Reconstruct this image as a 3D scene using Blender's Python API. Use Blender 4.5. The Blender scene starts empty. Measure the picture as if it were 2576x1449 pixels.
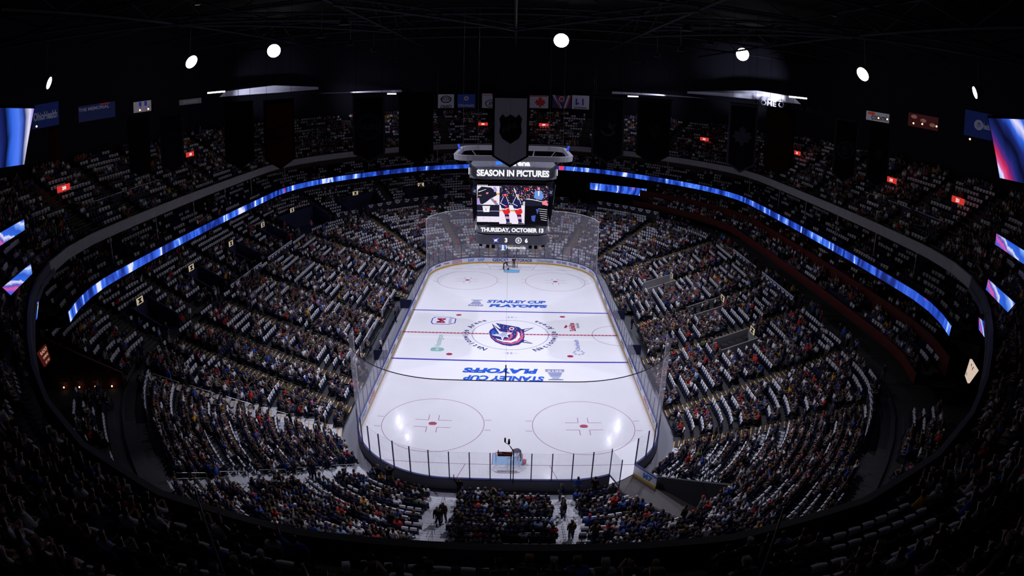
import bpy, math, random
import numpy as np
from mathutils import Vector, Matrix
random.seed(11); RNG = np.random.default_rng(5)
SC = bpy.context.scene; COL = SC.collection
PI = math.pi
# ------------------------------------------------------------------ camera model (fisheye, equisolid)
W, H = 2576, 1449
FPX, CAM, PITCH, ROLL = 1523.5, np.array([0.11, -66.91, 28.0]), 0.32, 0.0184
_f = np.array([0, math.cos(PITCH), -math.sin(PITCH)]); _r = np.array([1., 0, 0]); _u = np.cross(_r, _f)
R2 = _r*math.cos(ROLL)+_u*math.sin(ROLL); U2 = -_r*math.sin(ROLL)+_u*math.cos(ROLL)
def ray(px, py):
    u = (px-W/2)/FPX; v = -(py-H/2)/FPX; R = math.hypot(u, v); th = 2*math.asin(R/2)
    return _f*math.cos(th)+math.sin(th)*(R2*u+U2*v)/max(R, 1e-9)
def at_z(px, py, z): d = ray(px, py); return CAM+d*(z-CAM[2])/d[2]
def at_y(px, py, y): d = ray(px, py); return CAM+d*(y-CAM[1])/d[1]
def at_d(px, py, D): return CAM+ray(px, py)*D
def project(X):
    X = np.atleast_2d(X)-CAM; z = X@_f; x = X@R2; y = X@U2; rr = np.hypot(x, y)+1e-9
    R = 2*np.sin(np.arctan2(rr, z)/2)*FPX
    return np.stack([W/2+x/rr*R, H/2-y/rr*R], 1)
def in_frame(X, m=30):
    q = project(X); return (q[:, 0] > -m) & (q[:, 0] < W+m) & (q[:, 1] > -m) & (q[:, 1] < H+m)
cd = bpy.data.cameras.new('camera'); cam = bpy.data.objects.new('camera', cd); COL.objects.link(cam)
cd.type = 'PANO'; cd.sensor_width = 36; cd.sensor_fit = 'HORIZONTAL'
if not hasattr(cd, 'panorama_type'):
    raise RuntimeError('no panorama')
cd.panorama_type = 'FISHEYE_EQUISOLID'; cd.fisheye_lens = 36*FPX/W; cd.fisheye_fov = PI
cd.lens = 36*FPX/W; cd.clip_start = .05; cd.clip_end = 600
M = Matrix((R2.tolist(), U2.tolist(), (-_f).tolist())).transposed().to_4x4(); M.translation = Vector(CAM.tolist())
cam.matrix_world = M
SC.camera = cam
if hasattr(SC, 'cycles'):
    SC.cycles.max_bounces = 8; SC.cycles.diffuse_bounces = 2; SC.cycles.glossy_bounces = 2; SC.cycles.transmission_bounces = 4; SC.cycles.transparent_max_bounces = 16
SC.view_settings.view_transform = 'Standard'; SC.view_settings.look = 'None'
SC.view_settings.exposure = 0; SC.view_settings.gamma = 1; SC.view_settings.use_curve_mapping = False
w = bpy.data.worlds.new('world'); SC.world = w; w.use_nodes = True
w.node_tree.nodes['Background'].inputs[0].default_value = (.02, .02, .05, 1); w.node_tree.nodes['Background'].inputs[1].default_value = .0
# ------------------------------------------------------------------ materials
MATS = {}
def mat(name, col, rough=.7, metal=0, emit=None, es=1., alpha=None, spec=.5, noise=0, nscale=3.):
    if name in MATS: return MATS[name]
    m = bpy.data.materials.new(name); m.use_nodes = True; nt = m.node_tree; b = nt.nodes['Principled BSDF']
    b.inputs['Base Color'].default_value = (*col, 1); b.inputs['Roughness'].default_value = rough
    b.inputs['Metallic'].default_value = metal; b.inputs['Specular IOR Level'].default_value = spec
    if emit is not None:
        b.inputs['Emission Color'].default_value = (*emit, 1); b.inputs['Emission Strength'].default_value = es
    if alpha is not None: b.inputs['Alpha'].default_value = alpha
    if noise:
        tc = nt.nodes.new('ShaderNodeTexCoord'); nz = nt.nodes.new('ShaderNodeTexNoise'); nz.inputs['Scale'].default_value = nscale
        nz.inputs['Detail'].default_value = 4
        mx = nt.nodes.new('ShaderNodeMix'); mx.data_type = 'RGBA'; mx.inputs[6].default_value = (*[c*(1-noise) for c in col], 1)
        mx.inputs[7].default_value = (*[min(1, c*(1+noise)) for c in col], 1)
        nt.links.new(tc.outputs['Object'], nz.inputs['Vector']); nt.links.new(nz.outputs['Fac'], mx.inputs[0]); nt.links.new(mx.outputs[2], b.inputs['Base Color'])
    MATS[name] = m; return m
def glow(name, col, s=1.):
    return mat(name, (0, 0, 0), .6, emit=col, es=s, spec=.1)
def mat_objcolor(name, rough=.85):
    if name in MATS: return MATS[name]
    m = mat(name, (.5, .5, .5), rough, spec=.15); nt = m.node_tree
    oi = nt.nodes.new('ShaderNodeObjectInfo'); nz = nt.nodes.new('ShaderNodeTexNoise'); nz.inputs['Scale'].default_value = 9
    tc = nt.nodes.new('ShaderNodeTexCoord'); nt.links.new(tc.outputs['Object'], nz.inputs['Vector'])
    mp = nt.nodes.new('ShaderNodeMapRange'); mp.inputs['To Min'].default_value = .75; mp.inputs['To Max'].default_value = 1.2
    nt.links.new(nz.outputs['Fac'], mp.inputs['Value'])
    mx = nt.nodes.new('ShaderNodeVectorMath'); mx.operation = 'SCALE'
    nt.links.new(oi.outputs['Color'], mx.inputs[0]); nt.links.new(mp.outputs['Result'], mx.inputs['Scale'])
    nt.links.new(mx.outputs[0], nt.nodes['Principled BSDF'].inputs['Base Color']); return m
def mat_attr(name, rough=.85):
    m = mat(name, (.5, .5, .5), rough, spec=.15); nt = m.node_tree
    a = nt.nodes.new('ShaderNodeAttribute'); a.attribute_name = 'Col'
    nt.links.new(a.outputs['Color'], nt.nodes['Principled BSDF'].inputs['Base Color']); return m
def mat_glass(name, haze, col=(.75, .75, .95), gloss=.06):
    m = bpy.data.materials.new(name); m.use_nodes = True; nt = m.node_tree; nt.nodes.remove(nt.nodes['Principled BSDF'])
    out = nt.nodes['Material Output']; tr = nt.nodes.new('ShaderNodeBsdfTransparent'); di = nt.nodes.new('ShaderNodeBsdfDiffuse'); gl = nt.nodes.new('ShaderNodeBsdfGlossy')
    tl = nt.nodes.new('ShaderNodeBsdfTranslucent'); tl.inputs[0].default_value = (*col, 1)
    di.inputs[0].default_value = (*col, 1); gl.inputs['Roughness'].default_value = .08
    a = nt.nodes.new('ShaderNodeMixShader'); b = nt.nodes.new('ShaderNodeMixShader'); c = nt.nodes.new('ShaderNodeMixShader')
    a.inputs[0].default_value = haze; b.inputs[0].default_value = gloss; c.inputs[0].default_value = .5
    nt.links.new(di.outputs[0], c.inputs[1]); nt.links.new(tl.outputs[0], c.inputs[2])
    nt.links.new(tr.outputs[0], a.inputs[1]); nt.links.new(c.outputs[0], a.inputs[2])
    nt.links.new(a.outputs[0], b.inputs[1]); nt.links.new(gl.outputs[0], b.inputs[2]); nt.links.new(b.outputs[0], out.inputs[0])
    MATS[name] = m; return m
def mat_led(name, seed=0., scale=1., strength=1.0, mode=0, pth=.66):
    """video pattern: slanted streaks in blue, white and red, driven by the UV of the screen (metres)"""
    m = bpy.data.materials.new(name); m.use_nodes = True; nt = m.node_tree; b = nt.nodes['Principled BSDF']
    b.inputs['Base Color'].default_value = (.002, .002, .004, 1); b.inputs['Roughness'].default_value = .4
    L = nt.links.new; N = nt.nodes.new
    uv = N('ShaderNodeTexCoord'); mp = N('ShaderNodeMapping'); mp.inputs['Location'].default_value = (seed*7.3, seed*1.7, seed)
    mp.inputs['Rotation'].default_value = (0, 0, -.9 if mode == 0 else .45); mp.inputs['Scale'].default_value = (scale, scale*.22, 1)
    L(uv.outputs['UV'], mp.inputs['Vector'])
    n1 = N('ShaderNodeTexNoise'); n1.inputs['Scale'].default_value = 1.; n1.inputs['Detail'].default_value = 5; n1.inputs['Distortion'].default_value = 1.4 if mode == 0 else .5
    L(mp.outputs[0], n1.inputs['Vector'])
    r1 = N('ShaderNodeValToRGB'); e = r1.color_ramp; e.elements[0].position = .30; e.elements[0].color = (.002, .004, .04, 1)
    e.elements[1].position = .65; e.elements[1].color = (.8, .8, 1, 1)
    for p, c in ((.40, (.006, .02, .20, 1)), (.50, (.02, .08, .60, 1)), (.58, (.06, .20, .95, 1)), (.61, (.12, .3, 1, 1))):
        q = e.elements.new(p); q.color = c
    L(n1.outputs['Fac'], r1.inputs[0])
    n2 = N('ShaderNodeTexNoise'); n2.inputs['Scale'].default_value = .55; mp2 = N('ShaderNodeMapping'); mp2.inputs['Location'].default_value = (seed*3.1+9, 4, seed)
    mp2.inputs['Scale'].default_value = (scale*.9, scale*.4, 1); L(uv.outputs['UV'], mp2.inputs['Vector']); L(mp2.outputs[0], n2.inputs['Vector'])
    r2 = N('ShaderNodeValToRGB'); r2.color_ramp.elements[0].position = pth; r2.color_ramp.elements[0].color = (0, 0, 0, 1); r2.color_ramp.elements[1].position = pth+.04; r2.color_ramp.elements[1].color = (1, 1, 1, 1)
    L(n2.outputs['Fac'], r2.inputs[0])
    mx = N('ShaderNodeMix'); mx.data_type = 'RGBA'; mx.inputs[7].default_value = (.75, .05, .16, 1)
    L(r2.outputs[0], mx.inputs[0]); L(r1.outputs[0], mx.inputs[6]); L(mx.outputs[2], b.inputs['Emission Color'])
    b.inputs['Emission Strength'].default_value = strength; MATS[name] = m; return m
def mat_streaks(name, stops, ku, kv, wd, ht, wob=.25):
    m = bpy.data.materials.new(name); m.use_nodes = True; nt = m.node_tree; b = nt.nodes['Principled BSDF']; L = nt.links.new; N = nt.nodes.new
    b.inputs['Base Color'].default_value = (.002, .002, .004, 1)
    uv = N('ShaderNodeTexCoord'); sp = N('ShaderNodeSeparateXYZ'); L(uv.outputs['UV'], sp.inputs[0]); nz = N('ShaderNodeTexNoise'); nz.inputs['Scale'].default_value = .6; nz.inputs['Detail'].default_value = 6
    mp = N('ShaderNodeMapping'); mp.inputs['Rotation'].default_value = (0, 0, math.atan2(-kv/ht, ku/wd)); mp.inputs['Scale'].default_value = (2.2, .25, 1); L(uv.outputs['UV'], mp.inputs[0]); L(mp.outputs[0], nz.inputs['Vector'])
    def M_(op, a, c):
        q = N('ShaderNodeMath'); q.operation = op
        for i, v in enumerate((a, c)):
            if isinstance(v, (int, float)): q.inputs[i].default_value = v
            else: L(v, q.inputs[i])
        return q.outputs[0]
    t = M_('ADD', M_('MULTIPLY', sp.outputs[0], ku/wd), M_('MULTIPLY', sp.outputs[1], kv/ht)); t = M_('ADD', t, M_('MULTIPLY', M_('SUBTRACT', nz.outputs['Fac'], .5), wob))
    r = N('ShaderNodeValToRGB'); e = r.color_ramp; e.elements[0].position = stops[0][0]; e.elements[0].color = (*stops[0][1], 1); e.elements[1].position = stops[-1][0]; e.elements[1].color = (*stops[-1][1], 1)
    for p, c in stops[1:-1]: e.elements.new(p).color = (*c, 1)
    L(t, r.inputs[0]); L(r.outputs[0], b.inputs['Emission Color']); b.inputs['Emission Strength'].default_value = 1.; MATS[name] = m; return m
BL, NV, BK, RD, WH, PK_ = (.03, .13, .75), (.01, .02, .16), (.001, .002, .015), (.62, .02, .06), (.75, .75, 1.), (.7, .10, .38)
STREAK = {'bigL': ([(.0, RD), (.13, (.6, .03, .08)), (.17, (.1, .12, .6)), (.26, BL), (.36, NV), (.5, BK), (.6, BL), (.72, (.08, .2, .9)), (.83, NV), (.93, WH), (1., (.3, .2, .8))], .88, .12),
          'bigR': ([(.0, (.25, .35, .9)), (.08, WH), (.12, PK_), (.2, RD), (.27, (.12, .02, .2)), (.36, NV), (.5, BK), (.62, NV), (.72, BL), (.82, WH), (.9, BL), (1., BL)], .8, .42),
          'small': ([(.0, BL), (.14, (.1, .1, .7)), (.24, PK_), (.34, (.05, .08, .5)), (.45, WH), (.5, BL), (.7, (.02, .10, .6)), (.86, (.2, .4, 1)), (.92, WH), (1., BL)], .75, .3)}
white = mat('white_paint', (.8, .8, .86), .5)
black = mat('matt_black', (.006, .006, .008), .8, spec=.1)
darkgrey = mat('dark_grey_steel', (.05, .05, .06), .5, metal=.3)
steel = mat('brushed_steel', (.55, .55, .6), .35, metal=.7)
concrete = mat('grey_concrete', (.30, .29, .30), .85, noise=.18, nscale=1.3)
tread_dark = mat('dark_concrete_tread', (.045, .042, .045), .8, noise=.25, nscale=2)
tread_alu = mat('pale_aluminium_tread', (.62, .62, .68), .5, noise=.08, nscale=6)
yellow = mat('yellow_nosing', (.62, .36, .10), .6)
navy = mat('navy_seat_plastic', (.012, .016, .045), .5, spec=.3)
navywall = mat('navy_wall_paint', (.012, .018, .065), .7)
redwall = mat('dark_red_panel', (.085, .010, .008), .6, spec=.2)
cloth = mat('white_cotton', (.84, .83, .88), .9, noise=.08, nscale=14, spec=.1)
wallmat = mat('dark_wall', (.02, .02, .03), .9)
# ------------------------------------------------------------------ mesh helpers
class MB:
    def __init__(s): s.v = []; s.f = []; s.mi = []; s.uv = {}
    def add(s, vs, fs, m=0):
        o = len(s.v); s.v += [tuple(map(float, q)) for q in vs]; s.f += [tuple(i+o for i in f) for f in fs]; s.mi += [m]*len(fs)
        return o
    def box(s, c, d, m=0, rz=0., rx=0., taper=1.):
        hx, hy, hz = d[0]/2, d[1]/2, d[2]/2
        R = Matrix.Rotation(rz, 3, 'Z') @ Matrix.Rotation(rx, 3, 'X'); vs = []
        for z in (-hz, hz):
            k = taper if z > 0 else 1
            for x, y in ((-hx, -hy), (hx, -hy), (hx, hy), (-hx, hy)):
                q = R @ Vector((x*k, y*k, z)); vs.append((q.x+c[0], q.y+c[1], q.z+c[2]))
        s.add(vs, [(0, 3, 2, 1), (4, 5, 6, 7), (0, 1, 5, 4), (1, 2, 6, 5), (2, 3, 7, 6), (3, 0, 4, 7)], m)
    def tube(s, pts, r, n=6, m=0, cap=True, closed=False):
        pts = [Vector(p) for p in pts]; rs = r if isinstance(r, (list, tuple)) else [r]*len(pts); base = len(s.v); k = len(pts)
        for i, p in enumerate(pts):
            if closed: t = pts[(i+1) % k]-pts[i-1]
            else: t = pts[min(i+1, k-1)]-pts[max(i-1, 0)]
            t.normalize(); a = Vector((0, 0, 1)) if abs(t.z) < .9 else Vector((1, 0, 0)); x = t.cross(a).normalized(); y = t.cross(x)
            for j in range(n):
                an = 2*PI*j/n; q = p+(x*math.cos(an)+y*math.sin(an))*rs[i]; s.v.append(tuple(q))
        for i in range(k if closed else k-1):
            i2 = (i+1) % k
            for j in range(n): s.f.append((base+i*n+j, base+i*n+(j+1) % n, base+i2*n+(j+1) % n, base+i2*n+j)); s.mi.append(m)
        if cap and not closed:
            s.f.append(tuple(base+j for j in range(n))); s.mi.append(m); s.f.append(tuple(base+(k-1)*n+j for j in reversed(range(n)))); s.mi.append(m)
    def ball(s, c, r, m=0, nu=8, nv=6, sc=(1, 1, 1)):
        vs = [(c[0], c[1], c[2]+r*sc[2])]; fs = []
        for i in range(1, nv):
            for j in range(nu):
                a = PI*i/nv; b = 2*PI*j/nu; vs.append((c[0]+r*sc[0]*math.sin(a)*math.cos(b), c[1]+r*sc[1]*math.sin(a)*math.sin(b), c[2]+r*sc[2]*math.cos(a)))
        vs.append((c[0], c[1], c[2]-r*sc[2])); e = len(vs)-1
        for j in range(nu):
            fs.append((0, 1+j, 1+(j+1) % nu)); fs.append((e, e-nu+(j+1) % nu, e-nu+j))
            for i in range(nv-2): a = 1+i*nu; fs.append((a+j, a+nu+j, a+nu+(j+1) % nu, a+(j+1) % nu))
        s.add(vs, fs, m)
    def prism(s, poly, axis0, ax, ay, n, th, m=0):
        """polygon (u,v) placed at axis0 + u*ax + v*ay, thickness th along n"""
        A, X, Y, Nn = Vector(axis0), Vector(ax), Vector(ay), Vector(n); k = len(poly)
        vs = [A+X*u+Y*v for u, v in poly]+[A+X*u+Y*v+Nn*th for u, v in poly]
        s.add(vs, [tuple(range(k)), tuple(range(2*k-1, k-1, -1))]+[(i, (i+1) % k, k+(i+1) % k, k+i) for i in range(k)], m)
    def build(s, name, mats, parent=None, smooth=False, uvf=None):
        me = bpy.data.meshes.new(name); me.from_pydata(s.v, [], s.f); mats = mats if isinstance(mats, (list, tuple)) else [mats]
        for m in mats: me.materials.append(m)
        if len(mats) > 1: me.polygons.foreach_set('material_index', s.mi)
        if smooth: me.polygons.foreach_set('use_smooth', [True]*len(s.f))
        if uvf:
            uvl = me.uv_layers.new(name='UVMap'); co = [uvf(v) for v in s.v]
            for l in me.loops: uvl.data[l.index].uv = co[l.vertex_index]
        me.update(); o = bpy.data.objects.new(name, me); COL.objects.link(o)
        if parent: o.parent = parent
        return o
def tag(o, label=None, cat=None, group=None, kind=None):
    if label:
        if not 4 <= len(label.split()) <= 16: print("LABELLEN", len(label.split()), label)
        o['label'] = label
    if cat: o['category'] = cat
    if group: o['group'] = group
    if kind: o['kind'] = kind
    return o
def empty(name, loc=(0, 0, 0), rz=0., label=None, cat=None, group=None):
    o = bpy.data.objects.new(name, None); o.empty_display_size = .2; COL.objects.link(o); o.location = loc; o.rotation_euler = (0, 0, rz)
    return tag(o, label, cat, group)
def copy_tree(o, parent=None):
    c = o.copy(); COL.objects.link(c)
    if parent is not None: c.parent = parent
    for ch in list(KIDS.get(o.name, [])): copy_tree(ch, c)
    return c
KIDS = {}
ORD = ['first', 'second', 'third', 'fourth', 'fifth', 'sixth', 'seventh', 'eighth', 'ninth', 'tenth', 'eleventh', 'twelfth', 'thirteenth', 'fourteenth', 'fifteenth', 'sixteenth', 'seventeenth', 'eighteenth', 'nineteenth', 'twentieth']
def ordn(i):
    if i < 20: return ORD[i]
    if i > 98: return 'hundredth' if i == 99 else 'hundred-and-'+ordn(i-100)
    t = ['twenty', 'thirty', 'forty', 'fifty', 'sixty', 'seventy', 'eighty', 'ninety'][(i+1)//10-2]
    return t[:-1]+'ieth' if (i+1) % 10 == 0 else t+'-'+ORD[(i+1) % 10-1]
# lettering as flat mesh
_TX = {}
def text_geo(s, bold=.0, shear=0.):
    k = (s, bold, shear)
    if k in _TX: return _TX[k]
    cu = bpy.data.curves.new('t', 'FONT'); cu.body = s; cu.size = 1; cu.offset = bold; cu.shear = shear; cu.resolution_u = 3; cu.align_x = 'CENTER'
    ob = bpy.data.objects.new('t', cu); COL.objects.link(ob); bpy.context.view_layer.update()
    me = bpy.data.meshes.new_from_object(ob.evaluated_get(bpy.context.evaluated_depsgraph_get()))
    v = [(q.co.x, q.co.y) for q in me.vertices]; f = [tuple(p.vertices) for p in me.polygons]
    bpy.data.objects.remove(ob); bpy.data.meshes.remove(me); bpy.data.curves.remove(cu)
    if v:
        a = np.array(v); mn, mxx = a.min(0), a.max(0); a = (a-(mn+mxx)/2); wd, ht = mxx-mn; v = a.tolist()
    else: wd = ht = 1
    _TX[k] = (v, f, wd, ht); return _TX[k]
def put_text(mb, s, fn, width=None, height=None, m=0, bold=.0, shear=0.):
    """fn(u,v) -> xyz with u right, v up in metres; fitted to width and height"""
    v, f, wd, ht = text_geo(s, bold, shear); sx = (width/wd) if width else height/ht; sy = (height/ht) if height else sx
    mb.add([fn(a*sx, b*sy) for a, b in v], f, m)
# ------------------------------------------------------------------ the rink outline and its rings
HX, HY, RR = 12.95, 30.48, 8.53; AX, AY = HX-RR, HY-RR; QQ = RR*PI/2
LS = [AY, QQ, 2*AX, QQ, 2*AY, QQ, 2*AX, QQ, AY]; TOT = sum(LS); SMID = sum(LS[:6])+AX
def PN(s):
    s = s % TOT; i = 0
    for i, l in enumerate(LS):
        if s <= l or i == 8: break
        s -= l
    if i == 0: return HX, s, 1, 0, 0
    if i == 8: return HX, -AY+s, 1, 0, 0
    if i == 2: return AX-s, HY, 0, 1, 0
    if i == 6: return -AX+s, -HY, 0, -1, 0
    if i == 4: return -HX, AY-s, -1, 0, 0
    k = {1: 0, 3: 1, 5: 2, 7: 3}[i]; a = k*PI/2+s/RR; cx = [AX, -AX, -AX, AX][k]; cy = [AY, AY, -AY, -AY][k]
    return cx+RR*math.cos(a), cy+RR*math.sin(a), math.cos(a), math.sin(a), math.sin(2*a)**2
def P(s, d, z=0.):
    x, y, nx, ny, c = PN(s); g = 1-.112*c; return (x+nx*d*g, y+ny*d*g, z)
def NRM(s): q = PN(s); return q[2], q[3]
def arange(s0, s1, st):
    n = max(1, int(math.ceil((s1-s0)/st))); return [s0+(s1-s0)*i/n for i in range(n+1)]
def ring_wall(mb, s0, s1, d0, z0, z1, th=.15, m=0, st=1.2, d1=None):
    """wall along the ring with thickness th outward; d1 = offset of its top edge"""
    ss = arange(s0, s1, st); base = len(mb.v); d1 = d0 if d1 is None else d1
    for s in ss: mb.v += [P(s, d0, z0), P(s, d1, z1), P(s, d1+th, z1), P(s, d0+th, z0)]
    for i in range(len(ss)-1):
        a = base+4*i
        for j in range(4): mb.f.append((a+j, a+(j+1) % 4, a+4+(j+1) % 4, a+4+j)); mb.mi.append(m)
    e = base+4*(len(ss)-1); mb.f += [(base, base+3, base+2, base+1), (e, e+1, e+2, e+3)]; mb.mi += [m, m]
def ring_flat(mb, s0, s1, d0, d1, z, m=0, st=1.2, z1=None):
    ss = arange(s0, s1, st); base = len(mb.v); z1 = z if z1 is None else z1
    for s in ss: mb.v += [P(s, d0, z), P(s, d1, z1)]
    for i in range(len(ss)-1): a = base+2*i; mb.f.append((a, a+1, a+3, a+2)); mb.mi.append(m)
# ================================================================== RINK
def ice_material(name, col):
    m = bpy.data.materials.new(name); m.use_nodes = True; nt = m.node_tree; b = nt.nodes['Principled BSDF']
    N = nt.nodes.new; L = nt.links.new
    tc = N('ShaderNodeTexCoord'); nz = N('ShaderNodeTexNoise'); nz.inputs['Scale'].default_value = .22; nz.inputs['Detail'].default_value = 5
    L(tc.outputs['Object'], nz.inputs['Vector']); mx = N('ShaderNodeMix'); mx.data_type = 'RGBA'
    mx.inputs[6].default_value = (*[c*.93 for c in col], 1); mx.inputs[7].default_value = (*[min(1, c*1.04) for c in col], 1)
    L(nz.outputs['Fac'], mx.inputs[0]); L(mx.outputs[2], b.inputs['Base Color'])
    sc = N('ShaderNodeTexNoise'); sc.inputs['Scale'].default_value = 2.5; sc.inputs['Detail'].default_value = 6
    mp = N('ShaderNodeMapping'); mp.inputs['Scale'].default_value = (1.6, .45, 1); L(tc.outputs['Object'], mp.inputs[0]); L(mp.outputs[0], sc.inputs['Vector'])
    mr = N('ShaderNodeMapRange'); mr.inputs['From Min'].default_value = .3; mr.inputs['From Max'].default_value = .7; mr.inputs['To Min'].default_value = .06; mr.inputs['To Max'].default_value = .17
    L(sc.outputs['Fac'], mr.inputs['Value']); L(mr.outputs[0], b.inputs['Roughness'])
    b.inputs['Specular IOR Level'].default_value = .35; MATS[name] = m; return m
IC = [ice_material('rink_ice', (.82, .81, .83)), ice_material('ice_red', (.42, .03, .09)), ice_material('ice_blue_line', (.055, .05, .42)),
      ice_material('ice_letter_blue', (.03, .11, .55)), ice_material('ice_navy', (.04, .04, .20)), ice_material('ice_crease', (.20, .52, .82)),
      ice_material('ice_white', (.85, .85, .93)), ice_material('ice_grey', (.42, .45, .60)), ice_material('ice_green', (.25, .50, .45)), ice_material('ice_pale_red', (.62, .12, .22)), ice_material('ice_line_red', (.40, .16, .32))]
ib = MB()
out = [P(s, 0, 0)[:2] for s in arange(0, TOT, .8)[:-1]]
ib.add([(x, y, 0) for x, y in out], [tuple(range(len(out)))], 0)
def ipoly(pts, m, z=.006): ib.add([(x, y, z) for x, y in pts], [tuple(range(len(pts)))], m)
def iarc(cx, cy, r, wd, a0=0., a1=2*PI, m=10, z=.006, n=72):
    vs = []; fs = []
    for i in range(n+1):
        a = a0+(a1-a0)*i/n
        for q in (r-wd/2, r+wd/2): vs.append((cx+q*math.cos(a), cy+q*math.sin(a), z))
    for i in range(n): fs.append((2*i, 2*i+1, 2*i+3, 2*i+2))
    ib.add(vs, fs, m)
def irect(x0, y0, x1, y1, m, z=.006): ipoly([(x0, y0), (x1, y0), (x1, y1), (x0, y1)], m, z)
for y in (-7.62, 7.62): irect(-HX, y-.15, HX, y+.15, 2)
irect(-HX, -.15, HX, .15, 1)
for i in range(58): irect(-12.6+i*.435, -.05, -12.6+i*.435+.14, .05, 6, .014)
GL = 27.13
for sg in (-1, 1):
    gx = AX+math.sqrt(RR**2-(GL-AY)**2); irect(-gx, sg*GL-.03, gx, sg*GL+.03, 10)
    for sx in (-1, 1):
        ipoly([(sx*3.35-.03, sg*GL), (sx*3.35+.03, sg*GL), (sx*4.27+.03, sg*HY), (sx*4.27-.03, sg*HY)][::1], 10)
        cx, cy = sx*6.706, sg*21.03
        iarc(cx, cy, 4.572, .055, m=10)
        ipoly([(cx+.30*math.cos(a)*(1.25), cy+.30*math.sin(a)) for a in np.linspace(0, 2*PI, 24, endpoint=False)], 1)
        irect(cx-.2, cy-.30, cx+.2, cy-.27, 6, .01)
        for qx in (-1, 1):
            for qy in (-1, 1):
                x0, y0 = cx+qx*.45, cy+qy*.61
                irect(min(x0, x0+qx*1.2), y0-.03, max(x0, x0+qx*1.2), y0+.03, 10); irect(x0-.03, min(y0, y0+qy*.9), x0+.03, max(y0, y0+qy*.9), 10)
                xx = cx+qx*4.6; yy = cy+qy*.85; irect(min(xx, xx+qx*.6), yy-.03, max(xx, xx+qx*.6), yy+.03, 10)
        ipoly([(sx*6.706+.30*math.cos(a)*1.2, sg*6.096+.30*math.sin(a)) for a in np.linspace(0, 2*PI, 24, endpoint=False)], 1)
    # crease: light blue
    pts = [(-1.22, sg*GL)]+[(1.83*math.sin(a), sg*(GL-1.37-.45*math.cos(a*1.3))) for a in np.linspace(-.72, .72, 14)]+[(1.22, sg*GL)]
    ipoly(pts if sg > 0 else pts[::-1], 5, .008)
    ps = pts
    for i in range(len(ps)-1):
        (x0, y0), (x1, y1) = ps[i], ps[i+1]; l = math.hypot(x1-x0, y1-y0); nx, ny = -(y1-y0)/l*.03, (x1-x0)/l*.03
        ipoly([(x0-nx, y0-ny), (x1-nx, y1-ny), (x1+nx, y1+ny), (x0+nx, y0+ny)], 1, .012)
iarc(0, 0, 4.572, .05, m=4)
iarc(HX, 0, 3.05, .05, PI/2, 3*PI/2, m=4)
# lettering: near text is read from the far end, far text from the near end
def itext(s, x, y, rot, width, height, m, bold=.03, shear=0., z=.01):
    c, q = math.cos(rot), math.sin(rot); put_text(ib, s, lambda u, v: (x+u*c-v*q, y+u*q+v*c, z), width, height, m, bold, shear)
itext('STANLEY CUP', .75, 11.55, 0, 8.1, 1.15, 3, .05, .2); itext('PLAYOFFS', 1.0, 9.9, 0, 7.9, 1.15, 3, .065, .2)
itext('STANLEY CUP', -.55, -11.75, PI, 8.3, 1.15, 3, .05, .2); itext('PLAYOFFS', -.95, -10.0, PI, 7.9, 1.2, 3, .065, .2)
def cup(cx, cy, sg):
    prof = [(.62, 0), (.68, .25), (.62, .55), (.50, .6), (.46, 1.1), (.34, 1.75), (.20, 2.05), (.30, 2.25), (.52, 2.45), (.50, 2.55)]
    k = .95; L_ = [(cx+sg*a*k*1.6, cy+sg*(b-1.25)*k) for a, b in prof]; R_ = [(cx-sg*a*k*1.6, cy+sg*(b-1.25)*k) for a, b in reversed(prof)]
    ipoly(L_+R_, 7, .01)
    for b, t, a in ((.02, .14, .66), (.45, .1, .62), (.9, .06, .46), (1.2, .06, .4), (1.5, .06, .34), (2.42, .1, .5)):
        irect(cx-a*k*1.6, cy+sg*(b-1.25)*k-t/2, cx+a*k*1.6, cy+sg*(b-1.25)*k+t/2, 4, .013)
cup(-4.75, 10.85, 1); cup(4.75, -10.75, -1)
itext('2017', -4.75, 9.95, 0, 1.6, .42, 6, .02, z=.016); itext('2017', 4.75, -9.85, PI, 1.6, .42, 6, .02, z=.016)
# centre crest traced on the ice surface
def px2(pts, m, z): ipoly([tuple(at_z(1060+a/5.152, 700+b/5.152, 0)[:2]) for a, b in pts], m, z)
px2([(875, 700), (893, 668), (938, 640), (912, 588), (1010, 655), (1030, 650), (962, 580), (1265, 635), (1300, 662), (1462, 640), (1330, 700), (1338, 760), (1325, 795), (1450, 850), (1300, 832), (1262, 862), (1150, 880), (1050, 864), (960, 826), (900, 775)], 4, .009)
px2([(905, 690), (930, 665), (955, 690), (990, 700), (960, 718), (905, 722)], 3, .012)
px2([(935, 608), (1020, 690), (1100, 704), (1185, 706), (1112, 742), (1135, 772), (1075, 758), (1050, 812), (1030, 760), (905, 736), (1010, 720)], 6, .015)
px2([(1050, 700), (1120, 715), (1095, 738), (1110, 760), (1068, 748), (1050, 785), (1038, 748), (960, 732), (1030, 722)], 7, .018)
px2([(905, 748), (950, 790), (1030, 828), (1120, 842), (1210, 830), (1270, 790), (1290, 735), (1285, 668), (1305, 690), (1325, 740), (1315, 785), (1262, 832), (1180, 856), (1080, 853), (990, 822), (925, 782)], 9, .012)
px2([(960, 778), (1060, 808), (1160, 812), (1225, 780), (1248, 735), (1250, 690), (1275, 715), (1278, 765), (1240, 810), (1160, 836), (1060, 826), (985, 800)], 6, .012)
px2([(1115, 668), (1150, 700), (1190, 740), (1175, 775), (1130, 800), (1180, 800), (1222, 765), (1235, 720), (1228, 690), (1255, 690), (1262, 740), (1235, 785), (1165, 818), (1080, 812), (1030, 795), (1110, 790), (1150, 765), (1150, 730), (1110, 700)], 9, .010)
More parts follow.
